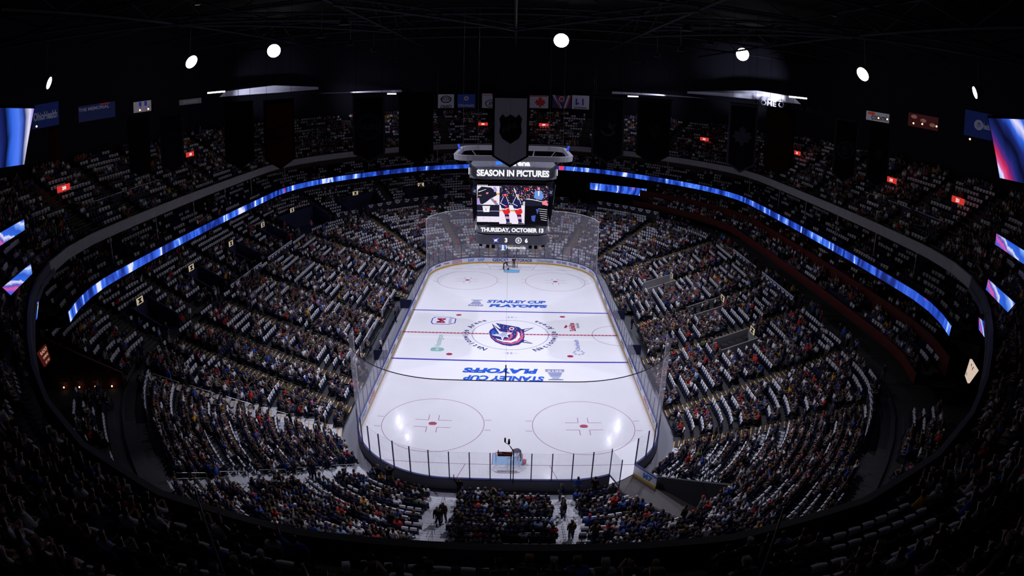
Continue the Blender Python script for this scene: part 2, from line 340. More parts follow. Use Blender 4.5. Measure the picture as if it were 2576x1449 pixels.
px2([(1170+34*math.cos(a), 655+21*math.sin(a)) for a in np.linspace(0, 2*PI, 20, endpoint=False)], 6, .015)
px2([(1170+20*math.cos(a), 655+12*math.sin(a)) for a in np.linspace(0, 2*PI, 20, endpoint=False)], 1, .018)
px2([(1340, 665), (1425, 652), (1330, 688)], 6, .013); px2([(1335, 810), (1415, 838), (1325, 825)], 6, .013)
for a, b in ((1010, 605), (1065, 622), (1120, 630), (1110, 655), (1140, 680), (1215, 640), (1235, 660), (1215, 680), (1185, 690), (1060, 645)):
    px2([(a+5*math.cos(t), b+4*math.sin(t)) for t in np.linspace(0, 2*PI, 6, endpoint=False)], 6, .016)
# arena name bent around the circle, left and right
def arc_text(s, a0, step, r, size, m):
    a = a0
    for ch in s:
        v, f, wd, ht = text_geo(ch, .02) if ch != ' ' else ([], [], .3, .5)
        if v:
            c, q = math.cos(a-PI/2), math.sin(a-PI/2); cx, cy = r*math.cos(a), r*math.sin(a); k = size
            ib.add([(cx+(x*c-y*q)*k, cy+(x*q+y*c)*k, .01) for x, y in v], f, m)
        a -= step
arc_text('Nationwide Arena', math.radians(236), math.radians(7.2), 5.35, 1.05, 4)
def arc_text_in(s, a0, step, r, size, m):
    a = a0
    for ch in s:
        v, f, wd, ht = text_geo(ch, .02) if ch != ' ' else ([], [], .3, .5)
        if v:
            c, q = math.cos(a+PI/2), math.sin(a+PI/2); cx, cy = r*math.cos(a), r*math.sin(a)
            ib.add([(cx+(x*c-y*q)*size, cy+(x*q+y*c)*size, .01) for x, y in v], f, m)
        a += step
arc_text_in('Nationwide Arena', math.radians(-56), math.radians(7.2), 5.35, 1.05, 4)
for y in (5.6, -5.5):
    for x in (-.35, .05): irect(x, y-.25, x+.22, y+.25, 7, .01)
    irect(-.7, y-.03, -.4, y+.03, 7, .01); irect(.35, y-.03, .9, y+.03, 7, .01)
# sponsor marks in the neutral zone
def hexa(cx, cy, a, b, m, z): ipoly([(cx-a, cy-b*.55), (cx-a*.8, cy-b), (cx+a*.5, cy-b), (cx+a, cy-b*.6), (cx+a, cy+b*.6), (cx+a*.5, cy+b), (cx-a*.8, cy+b), (cx-a, cy+b*.55)], m, z)
hexa(-8.45, 3.95, 1.55, 1.25, 2, .009); hexa(-8.45, 3.95, 1.42, 1.12, 6, .012)
itext('M', -8.75, 3.95, -PI/2, 1.6, 1.1, 1, .06, z=.015); itext('MARATHON', -7.6, 3.95, PI/2, 1.7, .38, 4, .0, z=.015)
itext('Safelite', 7.65, 2.6, PI/2, 2.7, .8, 1, .03); itext('AutoGlass', 8.35, 3.1, PI/2, 1.7, .45, 4, .0)
ipoly([(6.6, 2.3), (6.95, 3.4), (7.05, 2.9), (7.2, 3.0), (6.85, 2.2)], 1)
itext('OhioHealth', 7.75, -2.9, PI/2, 2.9, .55, 3, .0)
for k in range(8):
    a = k*PI/4; ipoly([(7.75+.55*math.cos(a)+.17*math.cos(t), -5.1+.55*math.sin(a)+.17*math.sin(t)) for t in np.linspace(0, 2*PI, 8, endpoint=False)], 7)
itext('Huntington', -8.2, -2.4, PI/2, 3.4, .95, 8, .0)
hexa(-8.2, -4.9, .75, .5, 8, .009); itext('H', -8.2, -4.9, PI/2, .4, .4, 6, .03, z=.013)
itext('GATORADE      GATORADE', 0, 28.6, 0, 7.5, .5, 7, .0)
tag(ib.build('ice_sheet', IC), 'white ice sheet with red and blue lines, circles and painted crests', 'ice')
# ---- boards
kick = mat('yellow_kickplate', (.62, .36, .03), .5); bwhite = mat('board_white', (.72, .72, .82), .45); capb = mat('navy_cap_rail', (.02, .03, .16), .4)
outer = mat('grey_board_back', (.22, .22, .26), .7); glass = mat_glass('pane_glass', .12, (.8, .8, .98), .05); postm = mat('dark_blue_post', (.015, .02, .10), .4, metal=.2)  # pane haze also paints in the pale reflection of the ice
adm = [mat('ad_navy', (.02, .03, .25), .5), mat('ad_black', (.02, .02, .03), .5), mat('ad_red', (.55, .03, .06), .5), mat('ad_blue', (.05, .22, .7), .5), mat('ad_grey', (.3, .32, .4), .5), mat('ad_orange', (.7, .2, .05), .5)]
GATE0, GATE1 = 127.1, 129.7
def boards(label, s0, s1, ads, npane_h):
    root = empty('rink_boards', P((s0+s1)/2, .1, 0), 0, label, 'boards'); R = Matrix.Translation(-root.location)
    def put(mb, name, mats, uvf=None):
        o = mb.build(name, mats, root, uvf=uvf); o.matrix_parent_inverse = R; return o
    a = MB(); ring_wall(a, s0, s1, .0, .24, 1.0, .10, st=.4); put(a, 'board_panel', bwhite)
    a = MB(); ring_wall(a, s0, s1, -.012, .0, .24, .10, st=.4); put(a, 'kickplate', kick)
    a = MB(); ring_wall(a, s0, s1, -.03, 1.0, 1.07, .20, st=.4); put(a, 'cap_rail', capb)
    a = MB(); ring_wall(a, s0, s1, .11, .0, 1.0, .05, st=.4); put(a, 'back_panel', outer)
    a = MB()
    for (txt, sc_, wd, ht, m) in ads: put_text(a, txt, lambda u, v: P(sc_-u, -.03, .62+v), wd, ht, m, .02)
    if ads: put(a, 'lettering', adm)
    n = max(1, round((s1-s0)/1.53)); st = (s1-s0)/n
    for i in range(n):
        q0, q1 = s0+i*st+.03, s0+(i+1)*st-.03; y = P((q0+q1)/2, 0)[1]; hgt = npane_h(y)
        if hgt <= 0: continue
        g = MB(); ring_wall(g, q0, q1, .045, 1.07, 1.07+hgt, .012, st=.6); put(g, 'glass_pane', glass)
        g = MB(); s = s0+i*st; nx, ny = NRM(s); x, y2, _ = P(s, .06); dark = npane_h(y2) > 2
        g.box((x, y2, 1.07+hgt/2), (.05 if not dark else .09, .07, hgt), rz=math.atan2(ny, nx)); put(g, 'glass_post', postm if dark else darkgrey)
    return root
hh = lambda y: 2.36 if abs(y) > 20.8 else 1.55
far_ads = [('GEICO', 41.7, 2.6, .55, 0), ('GATORADE', 38.1, 3.4, .5, 1), ('SAP', 44.9, 1.1, .5, 3), ('SAP', 46.6, 1.1, .5, 3), ('DUNKIN\nDONUTS', 49.1, 1.8, .6, 2), ('Wendys', 51.2, 1.2, .4, 2), ('JD WILLIAMS', 53.3, 1.5, .45, 1), ('BRIDGESTONE', 56.4, 2.4, .4, 4),
           ('OhioHealth', 34.2, 2.8, .5, 4), ('FOX OHIO', 31.3, 1.8, .4, 0), ('FOX OHIO', 29.1, 1.8, .4, 0), ('JD WILLIAMS', 26.9, 1.4, .4, 0), ('Tim Hortons', 24.0, 2.4, .5, 4)]
left_ads = [('LEXUS', 62, 2.4, .4, 4), ('GIANT EAGLE', 66.5, 3, .4, 4), ('KROGER', 71, 2.6, .4, 0), ('PEPSI', 75, 2.2, .4, 3), ('HONDA', 82, 2.6, .4, 1), ('HONDA', 86, 2.6, .4, 1), ('MOTRIN', 90, 2.6, .4, 4), ('EQUITAS', 93.5, 2.4, .4, 4), ('ROOSTERS', 97.2, 2.6, .5, 2), ('SPRINT', 100.4, 2.4, .5, 3)]
right_ads = [('CHASE', 19, 2.4, .4, 0), ('LEXUS', 15, 2.4, .4, 4), ('PANERA', 10.5, 2.6, .4, 1), ('MEIJER', 6, 2.4, .4, 2), ('SHELL', -4, 2.4, .4, 1), ('VERIZON', -9, 2.6, .4, 1), ('OHIO 529', -14, 2.6, .4, 3), ('DELTA', -18, 2.6, .4, 2), ('PNC', -21, 2, .4, 4)]
right_ads = [(a, s % TOT, b, c, d) for a, s, b, c, d in right_ads]
boards('white rink boards with yellow kickplate and tall glass around the far end', AY, AY+2*QQ+2*AX, far_ads, hh)
boards('white rink boards with glass along the left side of the ice', AY+2*QQ+2*AX, 3*AY+2*QQ+2*AX, left_ads, lambda y: hh(y) if not -8 < y < 8 else 0)
boards('white rink boards with glass along the right side of the ice', -AY, AY, right_ads, hh)
boards('grey backed rink boards with dark blue posts around the near end', 3*AY+2*QQ+2*AX, GATE0, [], hh)
boards('short curved boards with glass right of the open rink gate', GATE1, TOT-AY, [], hh)
# open gate leaf swung outward at the near right corner
gq = P(GATE1, .1); g0 = Vector(gq); g1 = Vector((11.4, -30.5, 0)); dv = (g1-g0).normalized(); nv = Vector((dv.y, -dv.x, 0)); Lg = (g1-g0).length
gt = empty('rink_gate', g0, 0, 'open white rink gate with yellow kickplate and blue M', 'gate'); Gi = Matrix.Translation(-g0)
def gp(name, z0, z1, th, off, m):
    a = MB(); a.prism([(0, z0), (Lg, z0), (Lg, z1), (0, z1)], g0+nv*off, dv, (0, 0, 1), nv, th); o = a.build(name, m, gt); o.matrix_parent_inverse = Gi
gp('leaf_panel', .24, 1.0, .1, 0, bwhite); gp('kickplate', 0, .24, .12, -.01, kick); gp('cap_rail', 1.0, 1.08, .16, -.03, capb)
a = MB()
for t, u0 in (('M', 1.25), ('7', 1.75)): put_text(a, t, lambda u, v: tuple(g0+dv*(u0+u)+nv*(-.02)+Vector((0, 0, .6+v))), .45, .5, 0, .05)
for t, u0 in (('M', 1.25), ('7', 1.75)): put_text(a, t, lambda u, v: tuple(g0+dv*(u0+u)+nv*(.12)+Vector((0, 0, .6+v))), .45, .5, 0, .05)
o = a.build('lettering', adm[3], gt); o.matrix_parent_inverse = Gi
# second glass door leaf left of the opening
ga = Vector(P(GATE0, .05)); gb = Vector((8.25, -31.35, 0)); gd = empty('glass_door', ga, 0, 'swung open glass gate leaf with dark blue frame behind near boards', 'gate')
dv2 = (gb-ga).normalized(); nv2 = Vector((dv2.y, -dv2.x, 0)); a = MB(); a.prism([(0, 1.05), ((gb-ga).length, 1.05), ((gb-ga).length, 3.3), (0, 3.3)], ga, dv2, (0, 0, 1), nv2, .012); o = a.build('glass_pane', glass, gd); o.matrix_parent_inverse = Matrix.Translation(-ga)
a = MB()
for q in (ga, gb): a.box((q.x, q.y, 1.7), (.07, .07, 3.4))
a.box(((ga.x+gb.x)/2, (ga.y+gb.y)/2, 1.0), ((gb-ga).length, .08, .1), rz=math.atan2(dv2.y, dv2.x)); o = a.build('frame', postm, gd); o.matrix_parent_inverse = Matrix.Translation(-ga)
# ---- safety nets
netf = mat_glass('safety_netting', .25, (.78, .76, .86), 0.0); netn = mat_glass('safety_netting_near', .22, (.78, .76, .86), 0.0)
whitecord = mat('white_cord', (.85, .85, .9), .6); blackcord = mat('dark_cord', (.01, .01, .02), .6)
def net(label, s0, s1, m, ztop, cables):
    c = Vector(P((s0+s1)/2, .1, 0)); root = empty('safety_net', c, 0, label, 'net'); I = Matrix.Translation(-c)
    a = MB(); ss = arange(s0, s1, .5)
    for s in ss: a.v += [P(s, .08, 3.4), P(s, .08, ztop)]
    for i in range(len(ss)-1): a.f.append((2*i, 2*i+1, 2*i+3, 2*i+2)); a.mi.append(0)
    o = a.build('netting', m, root); o.matrix_parent_inverse = I
    a = MB(); a.tube([P(s, .08, ztop) for s in ss], .035, 5); o = a.build('top_rail', whitecord if label.startswith('tall grey') else darkgrey, root); o.matrix_parent_inverse = I
    for s in (s0, s1):
        a = MB(); a.tube([P(s, .08, 1.1), P(s, .08, ztop)], .03, 5); o = a.build('edge_cord', whitecord, root); o.matrix_parent_inverse = I
    for s, top in cables:
        a = MB(); x, y, z = P(s, .08, ztop); a.tube([(x, y, z), (x, y, z+1.2)], .045, 5); a.tube([(x, y, z+1.2), (x, y, top)], .004, 4); o = a.build('hanging_cable', blackcord, root); o.matrix_parent_inverse = I
net('tall grey safety net with white rim hanging behind the far goal', AY-.2, TOT/2-AY+.2, netf, 9.2, [(26, 34), (33, 34), (46, 34), (53, 34)])
net('clear safety net with dark rim hanging above the near end glass', TOT/2+AY-.2, TOT-AY+.2, netn, 9.35, [(107.5, 30), (SMID-.2, 30), (131.5, 30)])
# ---- goals
redm = mat('goal_red', (.35, .02, .03), .4); netw = mat_glass('goal_netting', .35, (.85, .85, .9), 0.)
def goal(label, y, sg):
    r = empty('goal', (0, y, 0), 0 if sg > 0 else PI, label, 'goal')      # local +y points to the end boards
    a = MB(); a.tube([(-.915, 0, 0), (-.915, 0, 1.2), (-.86, 0, 1.22), (.86, 0, 1.22), (.915, 0, 1.2), (.915, 0, 0)], .035, 8); a.build('goal_frame', redm, r)
    a = MB(); a.tube([(-.915, 0, .03), (-1.15, .5, .03), (-1.0, .95, .03), (-.5, 1.12, .03), (.5, 1.12, .03), (1.0, .95, .03), (1.15, .5, .03), (.915, 0, .03)], .05, 6)
    a.tube([(-.9, 0, 1.2), (-.75, .5, 1.2), (0, .56, 1.2), (.75, .5, 1.2), (.9, 0, 1.2)], .03, 6); a.tube([(0, .56, 1.2), (0, 1.12, .03)], .03, 6)
    a.tube([(0, 0, 1.2), (0, .56, 1.2)], .025, 6); a.build('base_frame', white, r)
    a = MB(); a.box((-.42, 1.0, .14), (.75, .1, .22)); a.box((.42, 1.0, .14), (.75, .1, .22)); a.build('base_pad', white, r)
    a = MB(); top = [(-.9, 0, 1.2), (-.75, .5, 1.2), (0, .56, 1.2), (.75, .5, 1.2), (.9, 0, 1.2)]; bot = [(-.915, 0, .05), (-1.08, .7, .05), (0, 1.12, .05), (1.08, .7, .05), (.915, 0, .05)]
    a.v += top+bot; 
    for i in range(4): a.f.append((i, i+1, 6+i, 5+i)); a.mi.append(0)
    a.f.append((0, 1, 2, 3, 4)); a.mi.append(0); a.build('goal_net', netw, r)
    return r
goal('red framed hockey goal with white net behind the near crease', -GL, -1)
fg = goal('red framed hockey goal with white net behind the far crease', GL+.5, 1)
# ---- robotic camera on its arm behind the near goal, floor trims
cr = empty('boom_camera', (0.1, -31.0, 0), 0, 'black remote camera on a boom arm over the near glass', 'camera')
a = MB(); a.tube([(.35, 0, 1.0), (.35, 0, 3.9), (.1, .35, 4.1)], .04, 6); a.tube([(.35, 0, 3.7), (-.5, 0.1, 3.75)], .03, 6); a.build('boom_arm', black, cr)
a = MB(); a.box((-.28, .1, 3.62), (1.05, .35, .16)); a.box((-.75, .1, 3.8), (.06, .06, .3)); a.build('platform', [mat('platform_red', (.12, .01, .01), .5)], cr)
a = MB(); a.box((0, .45, 4.45), (.16, .32, .2)); a.box((-.28, .45, 4.6), (.12, .16, .3)); a.tube([(-.28, .45, 4.4), (0, .45, 4.2), (.1, .35, 4.1)], .025, 5); a.tube([(0, .65, 4.45), (0, .78, 4.45)], .06, 8); a.build('camera_head', black, cr)
bk = MB(); bk.tube([(.0, 0, 0), (0, 0, .32)], [.12, .16], 12); b_ = empty('bucket', (1.36, -26.9, .012), 0, 'red plastic bucket on the ice beside the near crease', 'bucket'); bk.build('pail', mat('bucket_red', (.6, .02, .03), .4), b_)
h_ = MB(); h_.tube([(-.16, 0, .32), (-.11, 0, .42), (0, 0, .46), (.11, 0, .42), (.16, 0, .32)], .01, 4); h_.build('handle', steel, b_)
bk = MB(); bk.tube([(.0, 0, 0), (0, 0, .3)], [.12, .16], 12); b_ = empty('bucket', (-.55, 26.9, .012), 0, 'dark brown bucket on the ice beside the far crease', 'bucket'); bk.build('pail', mat('bucket_brown', (.12, .04, .03), .4), b_)
h_ = MB(); h_.tube([(-.16, 0, .3), (-.11, 0, .4), (0, 0, .44), (.11, 0, .4), (.16, 0, .3)], .01, 4); h_.build('handle', steel, b_)
# ---- team bench area on the left
tb = empty('team_bench', (-15.0, 0, 0), 0, 'long navy team bench behind the left boards', 'bench')
a = MB(); a.box((0.1, 0, .45), (.4, 15, .06)); a.build('bench_seat', navy, tb)
for y in np.linspace(-7.2, 7.2, 8): a = MB(); a.box((.1, y, .21), (.3, .08, .42)); a.build('bench_support', darkgrey, tb)
for i, (y0, y1, lab) in enumerate(((-12.5, -9.2, 'small white lettered sign panel behind the benches'), (-7.6, -2.2, 'long white lettered sign panel behind the near bench'), (2.0, 7.6, 'long white lettered sign panel behind the far bench'))):
    sp = empty('bench_sign', (-16.0, (y0+y1)/2, 0), 0, lab, 'sign'); a = MB(); a.box((0, 0, 1.5), (.06, y1-y0, 1.0)); a.build('panel', bwhite, sp)
    a = MB(); put_text(a, ['GMC', 'SEATGEEK', 'HONDA'][i], lambda u, v: (.04, u, 1.5+v), (y1-y0)*.8, .6, 0, .03); a.build('lettering', adm[1], sp)
    for y in (-(y1-y0)/2+.1, (y1-y0)/2-.1): a = MB(); a.box((-.05, y, .75), (.06, .06, 1.5)); a.build('post', darkgrey, sp)
for y, l in ((-8.2, 'near'), (8.2, 'far')):
    o = MB(); o.box((-14.0, y, .6), (1.6, .08, 1.2)); tag(o.build('bench_partition', [navywall]), 'navy partition at the %s end of the team benches' % l, 'partition')
for y, l in ((-5.5, 'near'), (5.5, 'far')):
    pb = MB(); pb.box((14.0, y, .6), (1.6, .08, 1.2)); tag(pb.build('bench_partition', [navywall]), 'navy partition at the %s end of the penalty boxes on the right' % l, 'partition')
# ================================================================== BOWL
_SS = np.linspace(0, TOT, 800, endpoint=False); _PP = np.array([PN(s) for s in _SS])
def ring_inv(x, y):
    g = 1-.112*_PP[:, 4]; dx = x-_PP[:, 0]; dy = y-_PP[:, 1]; t = dx*_PP[:, 2]+dy*_PP[:, 3]; off = np.abs(-dx*_PP[:, 3]+dy*_PP[:, 2])+np.where(t < -3, 1e3, 0)
    i = int(off.argmin()); return _SS[i], t[i]/g[i]
def at_deck(px, py, zf, D0=8.):
    """point where the view of (px,py) meets the raked deck z = zf(d)"""
    r_ = ray(px, py); D = D0
    while D < 160:
        q = CAM+r_*D; s, d = ring_inv(q[0], q[1])
        if d > 20 and q[2] <= zf(d): return q, s, d
        D += .25
    return CAM+r_*90, 0, 30
def inside(s, a, b):
    s = s % TOT; a = a % TOT; b = b % TOT
    return a <= s <= b if a <= b else (s >= a or s <= b)
fl = MB(); fl.box((0, 0, -.15), (170, 180, .2)); tag(fl.build('floor', [mat('arena_floor', (.05, .05, .06), .6, noise=.2, nscale=.6)]), kind='structure')
fl = MB(); ring_flat(fl, 0, TOT, .2, 1.6, .0, st=1.0); tag(fl.build('floor_apron', [mat('apron', (.20, .20, .24), .7)]), kind='structure')
#      name     d0    n  dep  rise  z0    s0     s1      mats
ALU = (102.9, 134.2)
VOMS = [  # s, half width, d0, d1, tier, wall
    (97.6, 1.7, 20.8, 24.6, 3), (86.0, 1.7, 20.8, 24.6, 3), (74.7, 1.7, 20.8, 24.6, 3), (63.4, 1.7, 20.8, 24.6, 3), (56.2, 1.5, 20.8, 24.6, 3), (52.0, 1.2, 20.8, 25.4, 3), (48.0, 1.0, 20.8, 25.4, 3),
    (148.2, 1.4, 8.8, 12.9, 1), (158.6, 1.4, 8.8, 12.9, 1), (12.2, 1.4, 5.5, 9.6, 1)]
def cutaway(s, d, tier):
    if tier == 1 and inside(s, 127.0, 129.8) and d < 9.5: return True
    if tier == 1 and d < 2.9 and (inside(s, 68.5, 91) or inside(s, -6.5, 6.5)): return True
    for vs, hw, a, b, t in VOMS:
        if t == tier and abs(s-vs) < hw and a < d < b: return True
    return False
TIERS = {1: dict(d0=1.6, n=22, dep=.82, rise=.275, z0=.35, s0=0, s1=TOT), 3: dict(d0=20.8, n=10, dep=.82, rise=.40, z0=6.9, s0=44.5, s1=103.7),
         4: dict(d0=24.8, n=5, dep=.95, rise=.36, z0=13.2, s0=-24.5, s1=104.2), 5: dict(d0=26.1, n=13, dep=.82, rise=.50, z0=17.35, s0=0, s1=TOT),
         6: dict(d0=22.8, n=3, dep=.9, rise=.3, z0=8.2, s0=-24, s1=29), 8: dict(d0=21.6, n=4, dep=.85, rise=.28, z0=6.5, s0=104.6, s1=110.5), 9: dict(d0=21.6, n=4, dep=.85, rise=.28, z0=6.5, s0=128.5, s1=134), 7: dict(d0=25.9, n=3, dep=.9, rise=.3, z0=9.9, s0=-23, s1=29)}
AIS = {1: [1.4, 12.2, 22.6, 27.4, 31.8, 35.8, 43.5, 47.4, 52.4, 57.2, 67.4, 78.0, 88.3, 94.6, 99.4, 103.2, 108.8, 114.9, 123.2, 134.6, 139.6, 150.8],
       3: [50.2, 54.4, 59.4, 69.2, 80.5, 92.2, 101.4], 4: [-17, -7, 3, 13, 22, 27, 32, 36.5, 43, 48, 53, 58, 67, 77, 87, 97], 5: [-22, -13, -3.5, 6, 15.5, 24, 28.5, 33, 37.5, 42, 46.5, 51, 56, 64, 73.5, 83, 93, 101, 105, 110, 115.1, 123.6, 129, 134],
       8: [107.3], 9: [131.3], 6: [-15, -5, 5, 15, 24], 7: [-15, -5, 5, 15, 24]}
TN = {1: 'seating_terrace_lower', 3: 'seating_terrace_middle', 4: 'seating_terrace_club', 5: 'seating_terrace_upper', 8: 'seating_terrace_left_corner', 9: 'seating_terrace_right_corner', 6: 'seating_terrace_loge', 7: 'seating_terrace_suite'}
def zrow(t, d): T = TIERS[t]; return T['z0']+T['rise']*max(0, min(T['n']-1, math.floor((d-T['d0'])/T['dep'])))
for t, T in TIERS.items():
    a = MB(); ss = arange(T['s0'], T['s1'], 1.0); n = T['n']; ds = [T['d0']+T['dep']*i for i in range(n+1)]
    for k in range(len(ss)-1):
        sm = (ss[k]+ss[k+1])/2
        for i in range(n):
            if cutaway(sm % TOT, ds[i]+.4, t): continue
            z = T['z0']+T['rise']*i; zp = z-T['rise'] if i else (z-.4 if t > 1 else 0)
            if i and cutaway(sm % TOT, ds[i]-.4, t): zp = 0 if t == 1 else T['z0']-.4
            mi = 1 if (t == 1 and inside(sm, *ALU) and ds[i] < 13.5) or (t == 1 and ds[i] < 4 and (inside(sm, 28, 51))) else 0
            a.add([P(ss[k], ds[i], zp), P(ss[k+1], ds[i], zp), P(ss[k+1], ds[i], z), P(ss[k], ds[i], z)], [(0, 1, 2, 3)], 0)
            a.add([P(ss[k], ds[i], z), P(ss[k+1], ds[i], z), P(ss[k+1], ds[i+1], z), P(ss[k], ds[i+1], z)], [(0, 1, 2, 3)], mi)
    tag(a.build(TN[t], [tread_dark, tread_alu]), kind='structure')
# walks, soffits, walls of the bowl
a = MB(); ring_flat(a, 0, TOT, 19.6, 20.85, 6.4); ring_flat(a, 103.7, TOT+44.5, 20.85, 40, 6.2, st=2); tag(a.build('floor_concourse', [tread_dark]), kind='structure')
a = MB(); ring_wall(a, 0, 44.5, 32.5, 6, 13, .2); ring_wall(a, 103.7, TOT, 33, 6, 17, .2); ring_wall(a, 44.5, 103.7, 29.1, 6, 13, .2); tag(a.build('wall_concourse', [wallmat]), kind='structure')
a = MB(); ring_flat(a, -24.8, 104.4, 24.6, 32.8, 12.75); ring_flat(a, 104.4, TOT-24.8, 25.7, 40, 16.9); ring_flat(a, -24.8, 104.4, 25.7, 40, 16.9); tag(a.build('ceiling_soffit', [wallmat]), kind='structure')
a = MB(); ring_wall(a, -24.8, 104.4, 29.7, 13, 17, .2); tag(a.build('wall_club', [mat('brown_suite_wall', (.05, .02, .015), .8)]), kind='structure')
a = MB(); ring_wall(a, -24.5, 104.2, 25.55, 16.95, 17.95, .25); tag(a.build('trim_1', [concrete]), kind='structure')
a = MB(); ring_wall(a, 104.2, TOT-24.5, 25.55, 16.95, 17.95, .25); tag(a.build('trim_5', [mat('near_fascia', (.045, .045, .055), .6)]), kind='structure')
a = MB(); ring_wall(a, 103.9, TOT-24.5, 25.5, 16.8, 17.25, .06); tag(a.build('trim_2', [mat('dark_fascia', (.05, .05, .065), .5)]), kind='structure')
a = MB(); ring_wall(a, 0, TOT, 37.0, 17, 24.2, .3, st=2); ring_wall(a, 0, TOT, 37.2, 24.2, 41, .3, st=2); tag(a.build('wall_upper', [mat('wall_upper_paint', (.008, .008, .014), .9, spec=.1)]), kind='structure')
a = MB(); ring_flat(a, 0, TOT, -6, 37.6, 41, st=2); a.box((0, 0, 41.3), (110, 150, .2)); tag(a.build('ceiling', [mat('roof_deck', (.004, .004, .005), .95, spec=.05)]), kind='structure')
# right hand red balcony front, divider and suite walls
a = MB(); ring_wall(a, -24.3, 29.5, 22.5, 8.05, 9.0, .15); tag(a.build('trim_3', [redwall]), kind='structure')
a = MB(); ring_wall(a, -24.3, 29.5, 25.6, 9.0, 10.75, .12)
tag(a.build('trim_4', [redwall]), kind='structure')
a = MB(); ring_wall(a, -24.3, 29.5, 28.7, 10.0, 12.8, .12); tag(a.build('wall_suites', [mat('suite_back', (.035, .012, .01), .8)]), kind='structure')
a = MB(); ring_flat(a, -24.3, 29.5, 22.5, 29, 8.0); tag(a.build('ceiling_loge', [wallmat]), kind='structure')
a = MB()
for s in np.arange(-22, 29, 4.2):
    a.prism([(0, 0), (2.9, 0), (2.9, 1.0), (0, 1.0)], P(s, 25.8, 10.5), Vector((*NRM(s), 0)), (0, 0, 1), Vector((-NRM(s)[1], NRM(s)[0], 0)), .1, 0)
tag(a.build('wall_suite_dividers', [redwall]), kind='structure')
# end wall of the middle tier with the restaurant sign
e0, e1 = Vector(P(103.75, 20.9, 0)), Vector(P(103.75, 29.1, 0)); ed = (e1-e0).normalized(); en = Vector((ed.y, -ed.x, 0)); el = (e1-e0).length
if en.y > 0: en = -en
a = MB(); a.prism([(0, 3.2), (el, 3.2), (el, 11.3), (0, 7.6)], e0, ed, (0, 0, 1), en, .2); tag(a.build('wall_restaurant', [mat('restaurant_red', (.10, .010, .012), .7)]), kind='structure')
a = MB(); bx = -ed
for t, z, h_, wd in (('EL DORADO', 8.3, .95, 5.2), ('GAMING', 6.9, .75, 4.0), ('SCIOTO DOWNS', 5.8, .5, 4.4)): put_text(a, t, lambda u, v: tuple(e0+ed*(el*.55)+bx*u+en*.25+Vector((0, 0, z-1.0+v))), wd, h_, 0, 0)
tag(a.build('wall_lettering', [mat('sign_bronze', (.20, .15, .12), .6)]), 'faint bronze lettering on the dark red restaurant wall at left', 'lettering')
for i in range(4):
    q = e0+ed*(1.2+i*1.75)+en*.5; b = MB(); b.ball((0, 0, 0), .08); lr = empty('pendant_lamp', (q.x, q.y, 6.55)); b.build('bulb', glow('warm_bulb', (1, .62, .35), 3), lr, smooth=True); b = MB(); b.tube([(0, 0, .08), (0, 0, .7)], .012, 4); b.build('cord', black, lr)
    tag(lr, '%s small warm pendant lamp from the left under the dark red wall' % ordn(3-i), 'lamp', 'pendant lamps by the restaurant')
# vomitory walls and signs
GRN = 0
sg_face = glow('sign_face_warm', (.62, .50, .34), .75)
def T_lin(t, d): T = TIERS[t]; return T['z0']+T['rise']*(d-T['d0'])/T['dep']
vlab = ['nearest the camera on the left', 'second nearest on the left', 'third nearest on the left', 'fourth nearest on the left', 'fifth nearest on the left', 'in the far left corner', 'beside the scoreboard at far left', 'lower right near the red line', 'lower right beyond the red line', 'lower right near the far boards']
for vi, (vs, hw, d0, d1, t) in enumerate(VOMS):
    wm = navywall if t == 3 else concrete; zf = 6.4 if t == 3 else max(.0, zrow(1, d0)-.1); a = MB()
    for e in (vs-hw, vs+hw):
        dd = arange(d0, d1, .6); base = len(a.v)
        for d in dd:
            zt = T_lin(t, d)+(.95 if t == 3 else .75)
            for q in (-.07, .07): a.v += [P(e+q, d, zf), P(e+q, d, zt)]
        for k in range(len(dd)-1):
            b = base+4*k; a.f += [(b, b+1, b+5, b+4), (b+2, b+6, b+7, b+3), (b+1, b+3, b+7, b+5)]; a.mi += [0]*3
        a.f.append((base, base+2, base+3, base+1)); a.mi.append(0)
    ring_wall(a, vs-hw, vs+hw, d1, zf, zrow(t, d1)+.9, .14, st=.7); ring_flat(a, vs-hw, vs+hw, d0, d1, zf-.02 if t == 3 else zf, st=.7)
    tag(a.build('wall_stair_opening', [wm]), kind='structure')
    zt = zrow(t, d1)+.9; nx, ny = NRM(vs); c = P(vs, d1-.1, zt+.35); rz = math.atan2(ny, nx)-PI/2
    sn = empty('exit_sign', c, rz, 'cream lit exit sign over the stair opening, %s' % vlab[vi], 'sign', 'lit signs over the stair openings')
    b = MB(); b.box((0, .06, 0), (1.35, .12, .8)); b.build('housing', darkgrey, sn); b = MB(); b.box((0, -.015, 0), (1.25, .03, .7)); b.build('sign_face', sg_face, sn)
    b = MB(); b.prism([(-.45, -.25), (.45, -.25), (.1, 0), (.45, .25), (-.45, .25), (-.1, 0)], (0, -.04, 0), (1, 0, 0), (0, 0, 1), (0, -1, 0), .01); b.build('emblem', black, sn)
